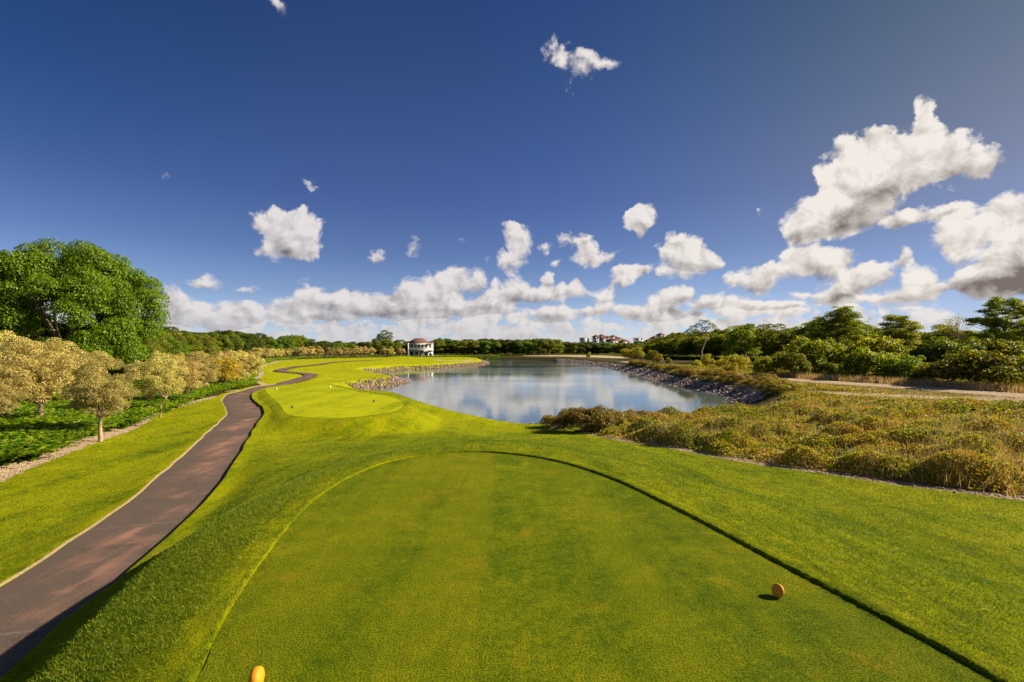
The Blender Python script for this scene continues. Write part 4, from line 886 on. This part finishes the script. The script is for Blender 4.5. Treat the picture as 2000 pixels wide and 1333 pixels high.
nr_ = (y < 62) & (x < 22) & (x > -14) & (dd < 1.6); stones(ring[nr_, :2], .20, 'riprap', 'thin line of small dark stones where the near lawn meets the water', 0, m_rockb)
q = [];
for _ in range(2):
    e = spline([(4.4,34),(6.2,26.8),(9.2,17.5),(10.9,14.3),(12.8,12.2),(18,8)], .035); q.append(e+rng.normal(size=e.shape)*.16)
q = np.concatenate(q); stones(q, .055, 'gravel', 'small pale stones scattered along the edge between the lawn and the scrub', -.01, m_gravel)
q = scatter(gp, 5000, 14, 38, 1.0); stones(q, .045, 'gravel', 'small stones on the pale strip beside the ferns', -.008, m_gravel)
# ---- rusty shrubs standing along the stone bank
k_ = 0
for p in osd(4.4)[::6]:
    if p[0] > 22 and 53 < p[1] < 150 and rng.random() < .8:
        p = p+rng.normal(size=2)*.9; k_ += 1
        plant('shrub', P_redb[int(rng.integers(3))], p[0], p[1], .8+.7*rng.random(), ordn('rusty shrub above the stones of the right bank', 'from the near end'), 'shrub', 'rusty shrubs along the right bank', None, 1.45, .08)
bx_ = W(1530, 768, -2.0); plant('bush', P_bushg[0], bx_[0], bx_[1], 1.5, 'bright yellow green bush where the stone bank ends at the scrub', 'bush', None, None, 1.7, .1)
# ---- blades of the near rough
rr2 = [(-16,3),(-16,17),(-4,19),(7,19),(13,11.5),(13,3)]
rr2 = [(-30,3),(-30,62),(-8,62),(4,42),(8,30),(11,19),(14,11.5),(14,3)]
q = scatter(rr2, 430000, 3.6, 62, 1.75, lambda P: (F_t1.at(P, 99) > .015)*(F_path.at(P, 99) > HW+.09)*(F_lawn.at(P, 99) < -.1)*(F_t2.at(P, 99) > 0))
d = np.hypot(q[:, 0], q[:, 1]); tuft = vnoise(q[:, 0], q[:, 1], .14)*.6+vnoise(q[:, 0], q[:, 1], .5)*.6
eg = np.concatenate([offset(t1f, o_)+rng.normal(size=t1f.shape)*.012 for o_ in np.linspace(.0, .07, 26)]); eg = eg[(eg[:, 1] > 3.2) & (F_t1.at(eg, 99) > .002)]
q = np.concatenate([q, eg]); d = np.concatenate([d, np.full(len(eg), 6.)]); tuft = np.concatenate([tuft, .3+.7*rng.random(len(eg))])
v1, f1 = blades(q, (.012+.028*tuft)*(.6+.6*rng.random(len(q))), .0045*(d/5)**.95+.001, .8)
tag(obj('rough_grass', mesh('rough_grass', v1, f1, m_blade)), 'longer grass blades of the rough around the raised tee', 'grass', kind='stuff')
# ================================================================ buildings
def hiproof(mb, x0, x1, y0, y1, z0, h, ov=.5):
    x0 -= ov; x1 += ov; y0 -= ov; y1 += ov; w_, l_ = x1-x0, y1-y0; m = min(w_, l_)/2; cx, cy_ = (x0+x1)/2, (y0+y1)/2
    a, b_ = ((x0+m, cy_), (x1-m, cy_)) if w_ > l_ else ((cx, y0+m), (cx, y1-m))
    v = [(x0,y0,z0),(x1,y0,z0),(x1,y1,z0),(x0,y1,z0),(*a,z0+h),(*b_,z0+h),(x0,y0,z0-.12),(x1,y0,z0-.12),(x1,y1,z0-.12),(x0,y1,z0-.12)]
    if w_ > l_: fq = [(0,1,5,4),(2,3,4,5)]; ft = [(1,2,5),(3,0,4)]
    else: fq = [(1,2,5,4),(3,0,4,5)]; ft = [(0,1,4),(2,3,5)]
    fq += [(9,8,7,6),(6,7,1,0),(7,8,2,1),(8,9,3,2),(9,6,0,3)]
    mb.add(v, fq, ft)
def house():
    o = empty('white_house', (-46.8, 262, -2.0), .17)
    b = MB(); b.box(-6.4, 6.4, 0.2, 9, -.5, 3.6).box(-6.4, -5.9, -2.6, .2, -.5, 7.1).box(-6.4, 6.4, .2, 9, 3.6, 7.1); b.build('wall', m_white, o)
    b = MB(); b.box(-6.1, 6.6, -2.6, .197, 3.3, 3.75); b.build('balcony', m_white, o)
    for k in range(6): x = -5.6+k*2.35; c = MB(); c.lathe([(.26, -.3), (.26, .1), (.19, .2), (.17, 3.0), (.26, 3.15), (.26, 3.299)], 10, x, -2.2); c.build('column', m_white, o)
    r = MB(); r.box(-6.0, 6.5, -2.5, -2.42, 4.6, 4.68)
    for k in range(50): x = -5.95+k*.253; r.box(x, x+.05, -2.48, -2.44, 3.75, 4.6)
    r.build('railing', m_white, o)
    for k, x in enumerate((-4.4, -2.6, -.8, 1.0, 2.9, 5.0)):
        w_ = MB(); w_.box(x-.62, x+.62, .12, .198, 4.5, 6.4); fr = w_.build('window', m_white, o)
        g_ = MB(); g_.box(x-.54, x-.03, .10, .118, 4.58, 6.32).box(x+.03, x+.54, .10, .118, 4.58, 6.32); g_.build('pane', m_glass, fr)
    for x in (-4.2, -1.9, 2.9, 5.1):
        w_ = MB(); w_.box(x-.8, x+.8, .12, .198, 0, 2.7); fr = w_.build('window', m_white, o)
        g_ = MB(); g_.box(x-.7, x-.04, .10, .118, .1, 2.6).box(x+.04, x+.7, .10, .118, .1, 2.6); g_.build('pane', m_glass, fr)
    dr = MB(); dr.box(-.3, 1.5, .10, .198, 0, 2.8); dr.build('door', m_bark2, o)
    rf = MB(); hiproof(rf, -6.4, 4.6, -.8, 6.2, 7.12, 2.5); hiproof(rf, 5.0, 6.4, -1.0, 8, 7.10, 1.2, .3); rf.build('roof', m_roof, o)
    cpm = MB(); cpm.box(-6.6, 6.6, -2.2, .1, 6.85, 7.0); cpm.build('cornice', m_white, o)
    return tag(o, 'white two storey house with columned porch and hip roof beyond the fairway', 'house')
house()
def hotel(x, y, blocks, label):
    o = empty('hotel_building', (x, y, -1.5))
    wl = MB(); rf = []
    for (bx, by, w_, l_, h, flatr) in blocks:
        wl.box(bx-w_/2, bx+w_/2, by-l_/2, by+l_/2, 0, h)
    wl.build('wall', m_white, o)
    for (bx, by, w_, l_, h, flatr) in blocks:
        r = MB()
        if flatr: r.box(bx-w_/2-1.2, bx+w_/2+1.2, by-l_/2-1.2, by+l_/2+1.2, h+.003, h+.6)
        else: hiproof(r, bx-w_/2, bx+w_/2, by-l_/2, by+l_/2, h+.15, 3.4, 1.6)
        r.build('roof', m_white if flatr else m_roof, o)
        for zz in np.arange(h-2.9, 3, -3.6):
            for xx in np.linspace(bx-w_/2+2, bx+w_/2-2, max(2, int(w_/4))):
                g_ = MB(); g_.box(xx-.9, xx+.9, by-l_/2-.08, by-l_/2-.003, zz, zz+2.0); g_.build('window', m_glass, o)
                if zz < h-7: break
    return tag(o, label, 'hotel')
D_ = 700.
def hb(px, ytop, w_, l_=12, dy=0, fl=False, x0=0): return ((px-1000)/F*D_-x0, dy, w_/F*D_, l_, (HZ-ytop)*D_/F+CH+1.5-(0.6 if fl else 3.5), fl)
xa = (1175-1000)/F*D_
hotel(xa, D_, [hb(1142,660,16,14,3,True,xa), hb(1164,654,11,12,2,False,xa), hb(1176,653,12,14,6,False,xa), hb(1188,656,11,12,4,False,xa), hb(1199,654,13,12,8,False,xa), hb(1175,658.5,15,10,-14,False,xa), hb(1203,659,14,10,-16,False,xa), hb(1190,662.5,26,8,-28,False,xa), hb(1208,664,18,8,-34,False,xa)], 'white hotel with many small red hip roofs stepping up above the far trees')
xb = (1262-1000)/F*D_
hotel(xb, D_-20, [hb(1283,651,11,12,4,False,xb), hb(1270,657,12,12,0,False,xb), hb(1240,661,14,12,2,True,xb), hb(1258,662.5,16,10,-8,False,xb), hb(1288,660,20,10,-6,True,xb)], 'smaller white hotel with two hip roof towers just left of the dry forest')
# ================================================================ tee markers, flag
def marker(x, y, z, s, m, rz, label, lean=0.0, th=.045):
    mb = MB(); n, k = 28, 9
    # a rounded pebble disc on edge: superellipse outline, softly domed faces
    prof = [(math.sin(a)**.75, math.copysign(abs(math.cos(a))**.8, math.cos(a))) for a in np.linspace(.02, math.pi-.02, k*2)]
    v = []
    for rr_, xx in prof:
        for t_ in np.arange(n)*2*math.pi/n:
            v.append((xx*th*s, rr_*.078*s*math.cos(t_)*1.05, rr_*.078*s*math.sin(t_)))
    kk = len(prof); i = np.arange(kk-1)[:, None]*n+np.arange(n)[None]; j = np.arange(kk-1)[:, None]*n+(np.arange(n)[None]+1) % n
    mb.add(v, np.stack([i, j, j+n, i+n], -1).reshape(-1, 4))
    mb.add(v[:n], None, [(0, a+1, a) for a in range(1, n-1)]); mb.add(v[-n:], None, [(0, a, a+1) for a in range(1, n-1)])
    o = mb.build('tee_marker', m, None, True); o.location = (x, y, z+.072*s); o.rotation_euler = (0, lean, rz)
    return tag(o, label, 'tee marker', 'tee markers')
px_ = lambda px, py, z: W(px, py, z)
x, y, z = W(1519, 1166, 0); marker(x, y, 0, .88, m_yellow, .42, 'yellow tee marker standing on the near tee at the right', .28, .030)
x, y, z = W(501, 1345, 0); marker(x, y, 0, 1.05, m_yellow, .12, 'yellow tee marker cut by the bottom edge of the picture')
x, y, z = W(570.5, 798, -1.4); marker(x, y, -1.4, 1.2, m_blue, .1, 'dark blue tee marker on the left of the forward tee')
x, y, z = W(730.5, 786, -1.4); marker(x, y, -1.4, 1.2, m_blue, -.1, 'dark blue tee marker on the right of the forward tee, nearer the lake')
x, y, z = W(539, 762, -1.4); marker(x, y, -1.4, 1.35, m_offwhite, 1.2, 'white tee marker at the far left corner of the forward tee')
x, y, z = W(645, 758, -1.4); marker(x, y, -1.4, 1.5, m_offwhite, .1, 'white tee marker at the far side of the forward tee beside its dark edge line')
fx, fy = -.177*196, 196.; fz = hz(fx, fy)
fo = empty('golf_flag', (fx, fy, fz)); MB().tube([(0,0,-.1),(0,0,2.3)], .035, 6).build('pole', m_offwhite, fo)
n_ = 9; vv = [(.02+.62*i_/(n_-1), .05*math.sin(i_*1.1), zz) for zz in (1.75, 2.25) for i_ in range(n_)]
vv += [(a, b_+.012, c_) for a, b_, c_ in vv]
fq = [(i_, i_+1, i_+n_+1, i_+n_) for i_ in range(n_-1)]+[(i_+2*n_, i_+3*n_, i_+3*n_+1, i_+2*n_+1) for i_ in range(n_-1)]
MB().add(vv, fq).build('flag', m_offwhite, fo); tag(fo, 'white flag on a thin pole on the far green in front of the white house', 'golf flag')
